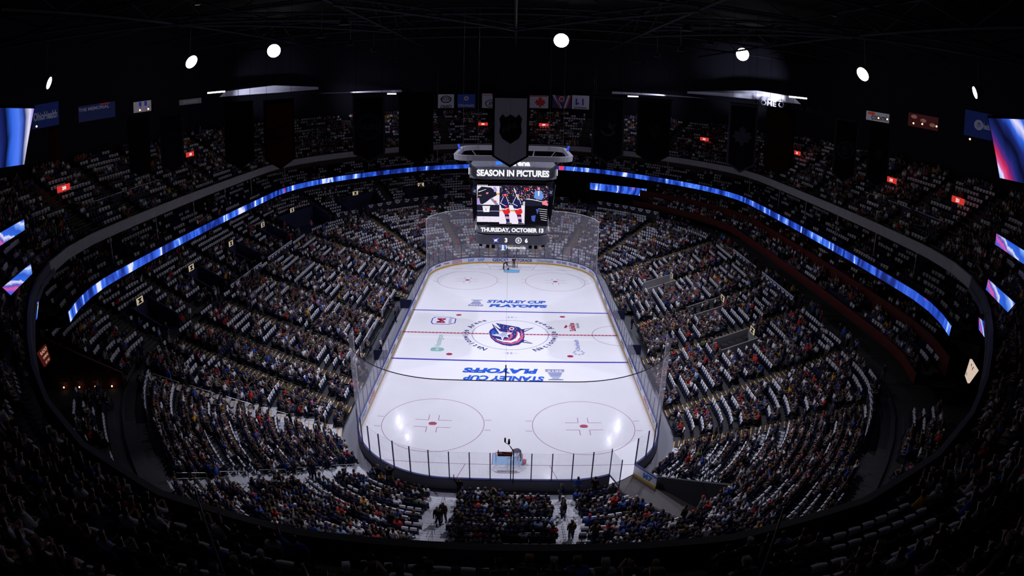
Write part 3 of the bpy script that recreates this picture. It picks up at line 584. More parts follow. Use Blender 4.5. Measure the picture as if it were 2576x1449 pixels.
# LED ribbon under the club seats
mb = MB(); ss = arange(-24.6, 104.3, .8); acc = 0; uvd = {}
for i, s in enumerate(ss):
    if i: acc += math.dist(P(ss[i-1], 24.45), P(s, 24.45))
    for z in (13.0, 13.85): mb.v.append(P(s, 24.45, z)); uvd[mb.v[-1]] = (acc, z)
for i in range(len(ss)-1): mb.f.append((2*i, 2*i+1, 2*i+3, 2*i+2)); mb.mi.append(0)
rb = empty('ribbon_screen', P(40, 24.6, 13.0), 0, 'long blue video ribbon curving round the club balcony front', 'screen')
o = mb.build('display', mat_led('led_ribbon', 1., .42, 1.0), rb, uvf=lambda v: uvd[v]); o.matrix_parent_inverse = Matrix.Translation(-rb.location)
mb = MB(); ring_wall(mb, -24.6, 104.3, 24.52, 12.75, 13.98, .2, st=.8); o = mb.build('housing', black, rb); o.matrix_parent_inverse = Matrix.Translation(-rb.location)
def led_panel(name, label, p0, p1, z0, z1, seed, scale=.4, mode=0, lean=0., strength=1.):
    p0, p1 = Vector((p0[0], p0[1], 0)), Vector((p1[0], p1[1], 0)); c = (p0+p1)/2; d = (p1-p0).normalized(); L_ = (p1-p0).length; n = Vector((d.y, -d.x, 0))
    if n.dot(Vector((0, -40, 0))-c) < 0: n = -n
    r = empty(name, (c.x, c.y, z0), 0, label, 'screen'); I = Matrix.Translation(-r.location); up = Vector((0, 0, 1))*(z1-z0)-n*lean
    a = MB(); a.add([p0+Vector((0, 0, z0))+n*.02, p1+Vector((0, 0, z0))+n*.02, p1+Vector((0, 0, z0))+up+n*.02, p0+Vector((0, 0, z0))+up+n*.02], [(0, 1, 2, 3)])
    idx = {tuple(a.v[0]): (0, 0), tuple(a.v[1]): (L_, 0), tuple(a.v[2]): (L_, z1-z0), tuple(a.v[3]): (0, z1-z0)}
    o = a.build('display', mat_led('led_%d' % seed, seed, scale, strength, mode), r, uvf=lambda v: idx[v]); o.matrix_parent_inverse = I
    a = MB(); e = d*.15; b0 = p0-e+Vector((0, 0, z0-.15)); b1 = p1+e+Vector((0, 0, z0-.15)); u2 = up*(1+.3/(z1-z0)); bk = -n*.35
    a.add([b0, b1, b1+u2, b0+u2, b0+bk, b1+bk, b1+u2+bk, b0+u2+bk], [(0, 1, 2, 3), (7, 6, 5, 4), (0, 4, 5, 1), (1, 5, 6, 2), (2, 6, 7, 3), (3, 7, 4, 0)])
    o = a.build('housing', darkgrey, r); o.matrix_parent_inverse = I; return r
# screens hung from their corners
def led_quad(name, label, c4, seed, scale=.25, mode=1, strength=1., pat='small'):
    q = [Vector(c.tolist() if hasattr(c, 'tolist') else c) for c in c4]; n = (q[1]-q[0]).cross(q[3]-q[0]).normalized(); c = (q[0]+q[1]+q[2]+q[3])/4
    if n.dot(Vector((0, -20, 10))-c) < 0: n = -n
    r = empty(name, (q[2]+q[3])/2, 0, label, 'screen'); I = Matrix.Translation(-r.location); wl = (q[1]-q[0]).length; hl = (q[3]-q[0]).length
    a = MB(); a.add([v+n*.14 for v in q], [(3, 2, 1, 0)]); idx = {a.v[0]: (0, hl), a.v[1]: (wl, hl), a.v[2]: (wl, 0), a.v[3]: (0, 0)}
    o = a.build('display', mat_led('led_%d' % seed, seed, scale*1.6, strength, mode, .62) if mode == 0 else mat_streaks('led_%d' % seed, *STREAK[pat], wl, hl, .12 if pat != 'small' else .3), r, uvf=lambda v: idx[v]); o.matrix_parent_inverse = I
    a = MB(); e = [v+(v-c).normalized()*.15 for v in q]; a.add(e+[v-n*.35 for v in e], [(0, 1, 2, 3), (7, 6, 5, 4), (0, 4, 5, 1), (1, 5, 6, 2), (2, 6, 7, 3), (3, 7, 4, 0)])
    o = a.build('housing', black, r); o.matrix_parent_inverse = I
def q4(a, b, c, d): return [at_d(*p) for p in (a, b, c, d)]
led_quad('balcony_screen', 'blue balcony screen with pink swirl at left end of concrete upper front', q4((4, 724, 41), (75, 665, 42.5), (79, 690, 42.7), (25, 744, 41.2)), 2, .3)
led_quad('balcony_screen', 'blue balcony screen with pink swirl at right end of concrete upper front', q4((2489, 702, 42.5), (2557, 763, 41), (2538, 785, 41.2), (2483, 728, 42.7)), 3, .3)
led_quad('balcony_screen', 'small blue and pink screen at far left edge above lower corner screen', q4((-25, 598, 46), (57, 551, 51), (59, 578, 51.3), (-25, 632, 46.3)), 4, .3)
led_quad('balcony_screen', 'small blue and pink screen at far right edge above lower corner screen', q4((2510, 587, 51), (2601, 644, 46), (2601, 680, 46.3), (2507, 615, 51.3)), 5, .3)
led_quad('balcony_screen', 'narrow blue screen beside the white sign in the left corner', q4((70, 778, 43), (94, 757, 44), (90, 800, 44.4), (73, 822, 43.4)), 6, .3)
led_quad('balcony_screen', 'narrow blue screen beside the cream sign in the right corner', q4((2466, 797, 44), (2492, 820, 43), (2489, 858, 43.4), (2466, 828, 44.4)), 7, .3)
led_quad('video_screen', 'large hanging video screen with blue and red streaks at upper left edge', q4((-45, 270, 45), (85, 272, 46), (60, 412, 47), (-45, 428, 46.4)), 8, pat='bigL')
led_quad('video_screen', 'large hanging video screen with blue and red streaks at upper right edge', q4((2487, 296, 46), (2620, 302, 45), (2620, 470, 46.4), (2516, 446, 47)), 9, pat='bigR')
led_quad('video_screen', 'wide blue screen above the bunting at the far right corner', q4((1485, 459, 124), (1696, 483, 118), (1687, 502, 118.5), (1485, 476, 124.5)), 10, .3, 0)
# lit corner signs
def corner_sign(label, p0, p1, z0, z1, txt, m, tm, vert=True):
    p0, p1 = Vector((p0[0], p0[1], 0)), Vector((p1[0], p1[1], 0)); c = (p0+p1)/2; d = (p1-p0).normalized(); n = Vector((d.y, -d.x, 0)); L_ = (p1-p0).length
    if n.dot(Vector((0, -66, 0))-c) < 0: n = -n
    d = Vector((-n.y, n.x, 0))
    r = empty('corner_sign', (c.x, c.y, z0), 0, label, 'sign'); I = Matrix.Translation(-r.location)
    a = MB(); a.prism([(-L_/2, z0), (L_/2, z0), (L_/2, z1), (-L_/2, z1)], c, d, (0, 0, 1), -n, .2); o = a.build('panel', m, r); o.matrix_parent_inverse = I
    a = MB(); hh_ = (z1-z0)/len(txt)
    for i, t in enumerate(txt): put_text(a, t, lambda u, v: tuple(c+d*u+n*.03+Vector((0, 0, z1-hh_*(i+.5)+v))), L_*.75, hh_*.5, 0, .03)
    o = a.build('lettering', tm, r); o.matrix_parent_inverse = I
cream = glow('sign_cream', (.55, .42, .33), .8); creamw = glow('sign_pale', (.42, .37, .36), .8)
def sign_quad(label, c4, lines, m, tm):
    q = [Vector(at_d(*p).tolist()) for p in c4]; c = sum(q, Vector())/4; n = (q[1]-q[0]).cross(q[3]-q[0]).normalized()
    if n.dot(Vector((0, -60, 26))-c) < 0: n = -n
    r = empty('corner_sign', (q[2]+q[3])/2, 0, label, 'sign'); I = Matrix.Translation(-r.location); a = MB(); a.add([v for v in q]+[v-n*.2 for v in q], [(0, 1, 2, 3), (7, 6, 5, 4), (0, 4, 5, 1), (1, 5, 6, 2), (2, 6, 7, 3), (3, 7, 4, 0)]); o = a.build('panel', m, r); o.matrix_parent_inverse = I
    a = MB(); L_ = (q[1]-q[0]).length; k = len(lines)
    def at_uv(u, v): return tuple((q[0]*(1-u)+q[1]*u)*v+(q[3]*(1-u)+q[2]*u)*(1-v)+n*.03)
    for i, (t, w_, h_) in enumerate(lines): put_text(a, t, lambda x, y: at_uv(.5+x, 1-(i+.5)/k+y), w_, h_, 0, .02)
    o = a.build('lettering', tm, r); o.matrix_parent_inverse = I
# corners run left to right as the lettering reads
sign_quad('tall pale sign with small dark lettering in the left corner', [(38, 845, 39), (66, 781, 41), (71, 818, 41.5), (50, 866, 39.5)], [('N', .2, .34), ('Nationwide', .8, .22)], creamw, black)
sign_quad('small dark red lit restaurant sign with pale lettering at left', [(97, 888, 46), (116, 866, 47), (128, 905, 47.5), (115, 922, 46.5)], [('RADO', .8, .22), ('GAMING', .7, .16), ('EST 1931', .6, .14)], glow('sign_red_glow', (.07, .008, .006), .8), glow('sign_letter_glow', (.7, .42, .3), .8))
sign_quad('tall cream sign with dark lettering in the right corner', [(2496, 905, 39), (2489, 820, 41), (2501, 822, 41), (2515, 893, 39)], [('McGRAW', .8, .3), ('HILL', .6, .3)], cream, black)
sign_quad('cream sign with black emblem standing lower in the right corner', [(2440, 903, 47.5), (2457, 932, 46.5), (2434, 964, 47), (2427, 945, 48)], [('N', .35, .4), ('Nationwide', .8, .14)], glow('sign_cream_bright', (.75, .60, .48), .85), black)
# bunting fans
bun_w = mat('bunting_white', (.78, .78, .85), .8); bun_n = mat('bunting_navy', (.02, .025, .10), .8)
BUN = MB()
for i in range(12):
    a0 = PI+PI*i/12; a1 = PI+PI*(i+1)/12
    for (r0, r1, m) in ((0, .13, 0), (.13, .26, 1), (.26, .42, 0), (.42, .50, 1)):
        v = [(r*math.cos(a), 0, .0+r*math.sin(a)) for a in (a0, a1) for r in (r0, r1)]; v2 = [(x, .02, z) for x, y, z in v]
        BUN.add(v+v2, [(0, 1, 3, 2), (4, 6, 7, 5), (1, 5, 7, 3)], m)
BUN.box((0, .01, .03), (1.0, .03, .06), 0)
bme = None; bsecs = [('left', 'near', 85.9, 76.2, 19.35, 7.0, 9), ('left', 'far', 74.1, 64.6, 19.35, 7.0, 8), ('far left', 'short', 54.6, 53.0, 20.0, 7.4, 3), ('far left', 'long', 52.2, 46.6, 20.7, 7.7, 9), ('centre left', 'short', 45.6, 43.4, 20.7, 7.7, 3),
                     ('centre right', 'short', 35.4, 33.4, 20.3, 7.5, 3), ('far right', 'long', 31.6, 27.2, 20.3, 7.5, 8), ('right', 'far', 14.6, 5.3, 19.35, 7.0, 7), ('right', 'near', 3.2, -6.9, 19.35, 7.0, 8), ('near right corner', 'single', -24.2, -27.0, 18.2, 6.9, 7), ('near left corner', 'single', 105.8, 103.6, 18.4, 6.9, 7)]
parw = MB()
for side, seg, sa, sb, d, z, n in bsecs:
    z += .6; ring_wall(parw, min(sa, sb), max(sa, sb), d+.05, 6.1, z+.06, .1)
    for i in range(n):
        s = sa+(sb-sa)*(i+.5)/n; nx, ny = NRM(s)
        if bme is None: o = BUN.build('bunting_fan', [bun_w, bun_n]); bme = o
        else: o = bme.copy(); COL.objects.link(o)
        k = abs(math.dist(P(sa, d), P(sb, d)))/n; o.scale = (min(1.25, k*.98), 1, min(1.25, k)*.95)
        o.location = P(s, d-.02, z); o.rotation_euler = (0, 0, math.atan2(ny, nx)-PI/2)
        tag(o, '%s white and navy bunting fan of the %s %s row' % (ordn(i), seg, side), 'bunting', 'bunting fans on the %s wall' % side)
tag(parw.build('wall_parapet', [wallmat]), kind='structure')
# stairways with nosings and guard rails
nose_dark = mat('dark_nosing', (.10, .07, .04), .8)  # darker nosing colour for the middle and upper tiers
def rad_scale(s, d): return math.dist(P(s-.05, d), P(s+.05, d))/.1
slab = {1: 'lower bowl', 3: 'middle tier', 4: 'club balcony', 5: 'upper deck', 6: 'loge balcony', 7: 'suite balcony'}
def side_of(s):
    x, y, _ = P(s, 15)
    if y < -38: return 'near end'
    if y > 38: return 'far end'
    return ('left' if x < 0 else 'right')
rail_ct = {}
for t in (1, 3, 5):
    T = TIERS[t]
    for s0 in AIS[t]:
        x, y, _ = P(s0, T['d0']+4)
        if t == 5 and not in_frame([P(s0, 28, 19)])[0]: continue
        a = MB(); nb = MB(); sd = side_of(s0)
        for i in range(T['n']):
            d = T['d0']+T['dep']*i; z = T['z0']+T['rise']*i
            if cutaway(s0 % TOT, d+.4, t): continue
            for hstep in (0, 1):
                dd = d-(T['dep']*.5 if hstep == 0 else 0); zz = z-(T['rise']*.5 if hstep == 0 else 0)
                if i == 0 and t == 1 and hstep == 0: continue
                hw = .55/rad_scale(s0, dd)
                if hstep == 0: a.add([P(s0-hw, dd, zz-.2), P(s0+hw, dd, zz-.2), P(s0+hw, dd, zz), P(s0-hw, dd, zz), P(s0-hw, d, zz), P(s0+hw, d, zz)], [(0, 1, 2, 3), (3, 2, 5, 4)], 0)
                nb.add([P(s0-hw, dd-.02, zz+.012), P(s0+hw, dd-.02, zz+.012), P(s0+hw, dd+.07, zz+.012), P(s0-hw, dd+.07, zz+.012), P(s0-hw, dd-.02, zz-.04), P(s0+hw, dd-.02, zz-.04)], [(0, 1, 2, 3), (4, 5, 1, 0)])
        near = t == 1 and inside(s0, *ALU)
        x1, y1, _ = P(s0, T['d0']+5)
        lab = '%s stairway with %s steps, %s' % (slab[t], 'pale' if near else 'dark', '%d metres %s of the red line on the %s' % (abs(round(y)), 'beyond' if y > 0 else 'before', 'left' if x < 0 else 'right'))
        st_ = empty('stairway', P(s0, T['d0'], T['z0']), 0, lab, 'stairs', 'stairways of the %s' % slab[t]); I = Matrix.Translation(-st_.location)
        o = a.build('stair_steps', tread_alu if near else tread_dark, st_); o.matrix_parent_inverse = I
        o = nb.build('step_nosings', [tread_alu if near and sd == 'near end' else (yellow if t == 1 else nose_dark)], st_); o.matrix_parent_inverse = I
        # rails down one side in short lengths
        i = 1
        while i+3 < T['n'] and t != 3:
            d = T['d0']+T['dep']*(i+.3); d2 = T['d0']+T['dep']*(i+3.2); hw = .62/rad_scale(s0, d); sg = 1 if x < 0 else -1
            if not cutaway(s0 % TOT, d, t) and not cutaway(s0 % TOT, d2, t) and in_frame([P(s0, d, 1)])[0]:
                z = T['z0']+T['rise']*(i+.3); z2 = T['z0']+T['rise']*(i+3.2); r = MB(); q = s0+sg*hw*(1 if sd != 'near end' else .1)
                mm = steel if near else darkgrey
                r.tube([P(q, d, z), P(q, d, z+.85), P(q, d+.1, z+.92), P(q, d2-.1, z2+.92), P(q, d2, z2+.85), P(q, d2, z2)], .025, 5); r.tube([P(q, d, z+.5), P(q, d2, z2+.5)], .018, 4)
                key = (t, s0); rail_ct[key] = rail_ct.get(key, 0)+1
                tag(r.build('guard_rail', [mm]), '%s guard rail up the %s stairs %dm %s red line, %s side' % (ordn(rail_ct[key]-1), slab[t], abs(round(y)), 'past' if y > 0 else 'before', 'left' if x < 0 else 'right'), 'railing', 'guard rails of the %s' % slab[t])
            i += 4 if t == 1 else 5
# posts under the upper deck
for s in [-20, -12, -3, 6, 15, 23, 28, 32, 37, 43, 47, 51, 56, 63, 72, 81, 90, 99]:
    a = MB(); x, y, _ = P(s, 26.2); a.tube([(x, y, 13.6), (x, y, 17.0)], .07, 8); tag(a.build('column', [concrete]), 'grey column under the upper deck front %dm %s the red line, %s side' % (abs(round(y)), 'past' if y > 0 else 'before', 'left' if x < 0 else 'right'), 'column', 'columns under the upper deck')
# long rails on the upper deck and foreground posts
for s0_, s1_, d, zz, lab in ((84, 98, 29.3, 20.0, 'pale rail in front of the blue parapet on the left upper deck'), (-20, -4, 29.3, 20.0, 'pale rail in front of the blue parapet on the right upper deck')):
    a = MB(); ring_wall(a, s0_, s1_, d, zz-.9, zz, .08); tag(a.build('parapet', [navywall]), lab.replace('pale rail in front of the', 'long').replace('blue parapet', 'dark blue parapet standing'), 'wall')
    a = MB(); a.tube([P(s, d, zz+.1) for s in arange(s0_, s1_, 1)], .05, 6)
    for s in arange(s0_, s1_, 3): a.tube([P(s, d, zz), P(s, d, zz+.1)], .03, 5)
    tag(a.build('handrail', [steel]), lab, 'railing')
for (px, py), lab in (((490, 1232), 'left'), ((1973, 1277), 'right')):
    q = at_d(px, py, 9.2); a = MB(); a.tube([(q[0], q[1], q[2]-2.9), tuple(q)], .018, 6); a.ball(tuple(q), .025); tag(a.build('rail_post', [steel]), 'thin bright steel post standing in the %s foreground of the near deck' % lab, 'post')
# trench and tunnel at the near right corner
a = MB(); tn = []
for e in (127.0, 129.8):
    dd = arange(1.6 if e < 128 else 2.4, 9.6, .8); base = len(a.v)
    for d in dd: a.v += [P(e-.06, d, 0), P(e-.06, d, zrow(1, d)+.5), P(e+.06, d, 0), P(e+.06, d, zrow(1, d)+.5)]
    for k in range(len(dd)-1):
        b = base+4*k; a.f += [(b, b+1, b+5, b+4), (b+2, b+6, b+7, b+3), (b+1, b+3, b+7, b+5)]; a.mi += [0]*3
tag(a.build('wall_tunnel', [mat('tunnel_wall', (.03, .03, .04), .8)]), kind='structure')
a = MB(); ring_flat(a, 127.0, 129.8, .15, 9.6, .02, st=.5); tag(a.build('floor_tunnel', [mat('tunnel_rubber', (.055, .045, .045), .5, noise=.3, nscale=3)]), kind='structure')
# ================================================================== PEOPLE, SEATS, SHIRTS
def skin_mesh(J, E, sub):
    """J: list of (x,y,z,rx,ry); E: edges; root = joint 0"""
    me = bpy.data.meshes.new('k'); me.from_pydata([j[:3] for j in J], E, []); o = bpy.data.objects.new('k', me); COL.objects.link(o)
    o.modifiers.new('s', 'SKIN').use_smooth_shade = True
    if not me.skin_vertices: raise RuntimeError('no skin layer')
    for i, j in enumerate(J): sv = me.skin_vertices[0].data[i]; sv.radius = (j[3], j[4]); sv.use_root = (i == 0)
    if sub: o.modifiers.new('u', 'SUBSURF').levels = sub
    bpy.context.view_layer.update(); ev = o.evaluated_get(bpy.context.evaluated_depsgraph_get()); r = bpy.data.meshes.new_from_object(ev)
    V = [tuple(v.co) for v in r.vertices]; F = [tuple(p.vertices) for p in r.polygons]
    bpy.data.objects.remove(o); bpy.data.meshes.remove(me); bpy.data.meshes.remove(r); return V, F
# joints: facing +y ; names give the region 0 skin 1 shirt 2 trousers 3 hair 4 shoe
def pose(kind):
    sit = not kind.startswith('stand')
    lean = {'sit_lean': .14, 'stand_bend': .55}.get(kind, .0)
    pz = .52 if sit else .93
    J = []; R = []; E = []
    def j(x, y, z, r, reg, p=None, r2=None):
        J.append((x, y, z, r, r2 or r)); R.append(reg)
        if p is not None: E.append((p, len(J)-1))
        return len(J)-1
    pel = j(0, 0, pz, .15, 2, None, .12); sp = j(0, lean*.4-.02, pz+.22, .15, 1, pel, .12); ch = j(0, lean-.02, pz+.42-lean*.3, .17, 1, sp, .12)
    nk = j(0, lean*1.3, pz+.60-lean*.6, .06, 0, ch); hd = j(0, lean*1.5+.02, pz+.70-lean*.8, .085, 0, nk, .09); ht = j(0, lean*1.6+.01, pz+.82-lean*.9, .085, 3, hd, .09)
    for sx in (-1, 1):
        hp = j(sx*.09, .04 if sit else 0, pz-.02, .095, 2, pel)
        if sit:
            kn = j(sx*.13, .44, pz+.01, .07, 2, hp); an = j(sx*.13, .46, .12, .05, 2, kn); j(sx*.14, .62, .05, .045, 4, an)
        else:
            st = .06*sx; kn = j(sx*.11, .03+st, .5, .07, 2, hp); an = j(sx*.12, -.02+st, .1, .05, 2, kn); j(sx*.13, .13+st, .045, .045, 4, an)
        sh = j(sx*.19, lean-.01, pz+.50-lean*.5, .07, 1, ch)
        z0 = pz+.50-lean*.5
        up = {'sit_phone': True, 'stand_photo': True}.get(kind, False) or (kind in ('sit_wave', 'stand_wave') and sx < 0)
        if up and kind.endswith('wave'): el = j(sx*.34, lean+.06, z0+.16, .05, 1, sh); wr = j(sx*.36, .1, z0+.40, .036, 0, el)
        elif kind == 'stand_photo': el = j(sx*.36, .12, z0+.04, .05, 1, sh); wr = j(sx*.10, .22, z0+.16, .036, 0, el)
        elif up: el = j(sx*.24, .18, z0-.18, .05, 1, sh); wr = j(sx*.07, .34, z0-.02, .036, 0, el)
        elif sit: el = j(sx*.27, .06+lean, z0-.26, .05, 1, sh); wr = j(sx*.12, .30+lean*.4, z0-.34, .036, 0, el)
        else: el = j(sx*.25, .02+lean*.9, z0-.27, .05, 1, sh); wr = j(sx*.25, .12+lean*1.5, z0-.50-lean*.3, .036, 0, el)
        w_ = Vector(J[wr][:3]); e_ = Vector(J[el][:3]); dd = (w_-e_).normalized()
        hn = w_+dd*.09; j(hn.x, hn.y, hn.z, .042, 0, wr, .02)
    return J, R, E
def person_geo(kind, sub):
    J, R, E = pose(kind); V, F = skin_mesh(J, E, sub); Jv = np.array([q[:3] for q in J]); Rv = np.array([q[3] for q in J])
    VA = np.array(V); reg = []
    hd = Jv[4]
    for f in F:
        c = VA[list(f)].mean(0); best = None
        for (a, b) in E:
            A, B = Jv[a], Jv[b]; t = np.clip(((c-A)@(B-A))/max(1e-6, (B-A)@(B-A)), 0, 1); dist = np.linalg.norm(c-(A+t*(B-A)))-.5*(Rv[a]*(1-t)+Rv[b]*t)
            if best is None or dist < best[0]: best = (dist, R[b] if t > .35 else R[a])
        g = best[1]
        if c[2] > Jv[3][2]+.02 and abs(c[0]) < .16 and np.linalg.norm(c-hd) < .28:
            g = 3 if (c[2] > hd[2]+.09 or c[1] < hd[1]-.02) else 0
        reg.append(g)
    extra = []
    if sub:      # five separate fingers with a knuckle bend, a side thumb, ears and a nose
        mb = MB(); wr = [(i, k) for i, k in E if R[k] == 0 and abs(Jv[k][0]) > .03 and k > 5]
        wr = [(a, b) for a, b in wr if abs(J[b][3]-.042) < 1e-6]
        for a, b in wr:
            p0, p1 = Vector(Jv[a]), Vector(Jv[b]); d = (p1-p0).normalized(); side = d.cross(Vector((0, 0, 1))); side = side.normalized() if side.length > .1 else Vector((1, 0, 0)); dn = side.cross(d).normalized()
            if dn.z > 0: dn = -dn
            for k, ln in enumerate((.062, .074, .07, .056)):
                q = p1+side*(k-1.5)*.019; mb.tube([q, q+d*ln*.55, q+d*ln*.95+dn*ln*.35], [.0095, .009, .007], 5)
            sgn = 1 if p0.x < 0 else -1; q = p0+d*.03+side*.035*sgn; mb.tube([q, q+side*.03*sgn+d*.03, q+side*.04*sgn+d*.06+dn*.01], [.011, .01, .008], 5)
        h = Vector(hd)
        for sx in (-1, 1): mb.ball((h.x+sx*.085, h.y-.0, h.z+.06), .022, 0, 6, 4, (.4, .7, 1))
        mb.add([(h.x-.015, h.y+.085, h.z+.03), (h.x+.015, h.y+.085, h.z+.03), (h.x, h.y+.115, h.z+.035), (h.x, h.y+.085, h.z+.08)], [(0, 1, 2), (0, 2, 3), (1, 3, 2)])
        extra = [mb]
    return VA, F, np.array(reg), extra
skin_m = mat('human_skin', (.40, .23, .165), .6); shirt_m = mat_objcolor('shirt_fabric'); trou_m = mat_objcolor('trouser_fabric'); hair_m = mat_objcolor('hair_strands', .7)
PK = {}
def make_proto(kind):
    V, F, reg, extra = person_geo(kind, 1)
    n = len(V); nrm = np.zeros((n, 3))
    for f in F:
        a, b, c = V[f[0]], V[f[1]], V[f[2]]; q = np.cross(b-a, c-a)
        for i in f: nrm[i] += q
    nrm /= (np.linalg.norm(nrm, axis=1, keepdims=True)+1e-9)
    def sub(regs, off, name, m):
        fs = [f for f, g in zip(F, reg) if g in regs]; used = sorted({i for f in fs for i in f}); mp = {i: k for k, i in enumerate(used)}
        b = MB(); b.add((V[used]+nrm[used]*off).tolist(), [tuple(mp[i] for i in f) for f in fs]); me = bpy.data.meshes.new(name); me.from_pydata(b.v, [], b.f); me.materials.append(m); me.polygons.foreach_set('use_smooth', [True]*len(b.f)); return me
    b = MB(); b.add(V.tolist(), F)
    for e in extra: b.add(e.v, e.f)
    body = bpy.data.meshes.new('body'); body.from_pydata(b.v, [], b.f); body.materials.append(skin_m); body.polygons.foreach_set('use_smooth', [True]*len(b.f))
    PK[kind] = (body, sub({1}, .014, 'shirt', shirt_m), sub({2}, .012, 'trousers', trou_m), sub({3}, .014, 'hair', hair_m), sub({4}, .012, 'shoes', MATS['matt_black']))
for k in ('sit', 'sit_lean', 'sit_phone', 'sit_wave', 'stand', 'stand_photo', 'stand_bend', 'stand_wave'): make_proto(k)
TOPS = [('navy', (.012, .016, .055)), ('black', (.015, .015, .018)), ('dark grey', (.045, .045, .055)), ('white', (.72, .72, .78)), ('grey', (.18, .18, .21)), ('royal blue', (.03, .09, .42)), ('red', (.5, .03, .03)), ('pale blue', (.30, .42, .68)), ('brown', (.14, .08, .05)), ('gold', (.65, .33, .03)), ('pink', (.65, .15, .3)), ('green', (.08, .16, .06))]
TW = np.array([.33, .17, .10, .16, .08, .05, .045, .035, .02, .012, .008, .01]); TW = TW/TW.sum()
TR = [(.018, .024, .06), (.012, .012, .016), (.04, .05, .09), (.10, .085, .06), (.03, .03, .035)]
HR = [(.02, .012, .008), (.05, .025, .012), (.14, .08, .03), (.2, .12, .05), (.25, .24, .24), (.03, .03, .05), (.6, .6, .65), (.03, .03, .10), (.4, .03, .03)]
HRW = np.array([.32, .24, .10, .04, .07, .09, .06, .05, .03]); HRW /= HRW.sum()
ppl_count = 0
def person(kind, loc, rz, top, label, group=None, sc=1., tr=None, hr=None):
    b, s, t, h, sh = PK[kind]; o = bpy.data.objects.new('person', b); COL.objects.link(o); o.location = loc; o.rotation_euler = (0, 0, rz); o.scale = (sc, sc, sc)
    tag(o, label, 'person', group)
    for me, c, nm in ((s, top, 'shirt'), (t, tr or TR[RNG.integers(5)], 'trousers'), (h, hr or HR[RNG.choice(9, p=HRW)], 'hair'), (sh, (.02, .02, .02), 'shoes')):
        q = bpy.data.objects.new(nm, me); COL.objects.link(q); q.parent = o; q.color = (*c, 1)
    return o
# ---- seat slots
_e = [P(q, 25.6) for q in np.linspace(100, 138, 120)]   # line of sight over the front edge of the near deck
EAZ = np.array([math.atan2(x, y+66.9) for x, y, _ in _e]); ESL = np.array([(28-17.95)/math.hypot(y+66.9, x) for x, y, _ in _e]); _o = EAZ.argsort(); EAZ = EAZ[_o]; ESL = ESL[_o]
SEATS = []   # x,y,z,yaw,tier,row,s,d,sector
CD_ = np.array([0, 0, 1.])
for t, T in TIERS.items():
    for i in range(T['n']):
        d = T['d0']+T['dep']*(i+.62); z = T['z0']+T['rise']*i; s = T['s0']; ais = sorted([a % TOT for a in AIS[t]])
        s += .3
        while s < T['s1']-.2:
            k = rad_scale(s, d); st = .54/k; sm = s % TOT
            if min(min(abs(sm-a), TOT-abs(sm-a)) for a in ais)*k > .95 and not cutaway(sm-st, d, t) and not cutaway(sm+st, d, t):
                x, y, _ = P(s, d)
                # seats the near deck hides from any plausible view are left out
                vis = in_frame([(x, y, z+.6)], 60)[0]
                if t == 1 and y < -24 and (28-(z+1.4))/math.hypot(y+66.9, x) > np.interp(math.atan2(x, y+66.9), EAZ, ESL)*1.12: vis = False
                if vis:
                    nx, ny = NRM(s); SEATS.append((x, y, z, math.atan2(-ny, -nx)-PI/2, t, i, sm, d, sum(1 for a in ais if a < sm)))
            s += st
SEATS = SEATS
# occupancy in runs along each row
OCC = {1: .60, 3: .36, 4: .13, 5: .42, 6: .5, 7: .4, 8: .5, 9: .5}; SHP = {1: .95, 3: .85, 4: .5, 5: .6, 6: .45, 7: .4, 8: .8, 9: .8}
state = []; run = 0; cur = True; last = None
for q in SEATS:
    key = (q[4], q[5], q[8]); 
    if run <= 0 or key != last:
        occ = OCC[q[4]]
        if q[4] == 1 and q[1] < -24: occ = .72
        if q[4] == 5 and q[1] < -25: occ = .62
        if q[4] == 5 and q[1] > 30: occ = .55
        cur = random.random() < occ; run = random.choice((1, 2, 2, 3, 4, 5, 6, 7)) if not cur else random.choice((1, 2, 3, 3, 4, 6, 8))
    last = key; run -= 1; state.append(cur)
shirt_on = []; run = 0
for q, oc in zip(SEATS, state):
    if run <= 0: on = random.random() < SHP[q[4]]; run = random.choice((1, 2, 2, 3, 4))
    run -= 1; shirt_on.append((not oc) and on)
    
SA = np.array([q[:3] for q in SEATS]); dist = np.linalg.norm(SA-CAM, axis=1); print('SEATS', len(SEATS), 'people', sum(state), 'shirts', sum(shirt_on))
blk = {}
def block_name(q):
    t, s = q[4], q[6]
    if t == 5: return 'near upper deck'
    for a, b, n in ((99.4, 103.2, 'left side block'), (103.2, 108.8, 'left corner block'), (108.8, 114.9, 'near left block'), (114.9, 123.2, 'near middle block'), (123.2, 126.7, 'near right block'), (130.8, 134.6, 'right corner block'), (134.6, 139.6, 'right side block')):
        if a <= s <= b: return n
    return 'near bowl'
def blk_ok(i): return SEATS[i][4] != 1 or block_name(SEATS[i]) != 'near bowl'
def pick(cond, nlow, ndeck):
    i1 = [i for i in np.argsort(dist) if cond[i] and SEATS[i][4] == 5 and abs((SEATS[i][6]-SMID)*rad_scale(SEATS[i][6], SEATS[i][7])/.54) < 70 and in_frame([SA[i]+[0, 0, .9]], -6)[0]][:ndeck]
    i2 = [i for i in np.argsort(dist) if cond[i] and SEATS[i][4] == 1 and SEATS[i][1] < -28 and blk_ok(i)][:nlow]
    return set(i1+i2)
ind_p = pick(state, 175, 140); ind_s = pick([not c for c in state], 175, 120); ind_t = pick(shirt_on, 185, 115)
rowc = {}; pos_lab = []
idx_in = {}
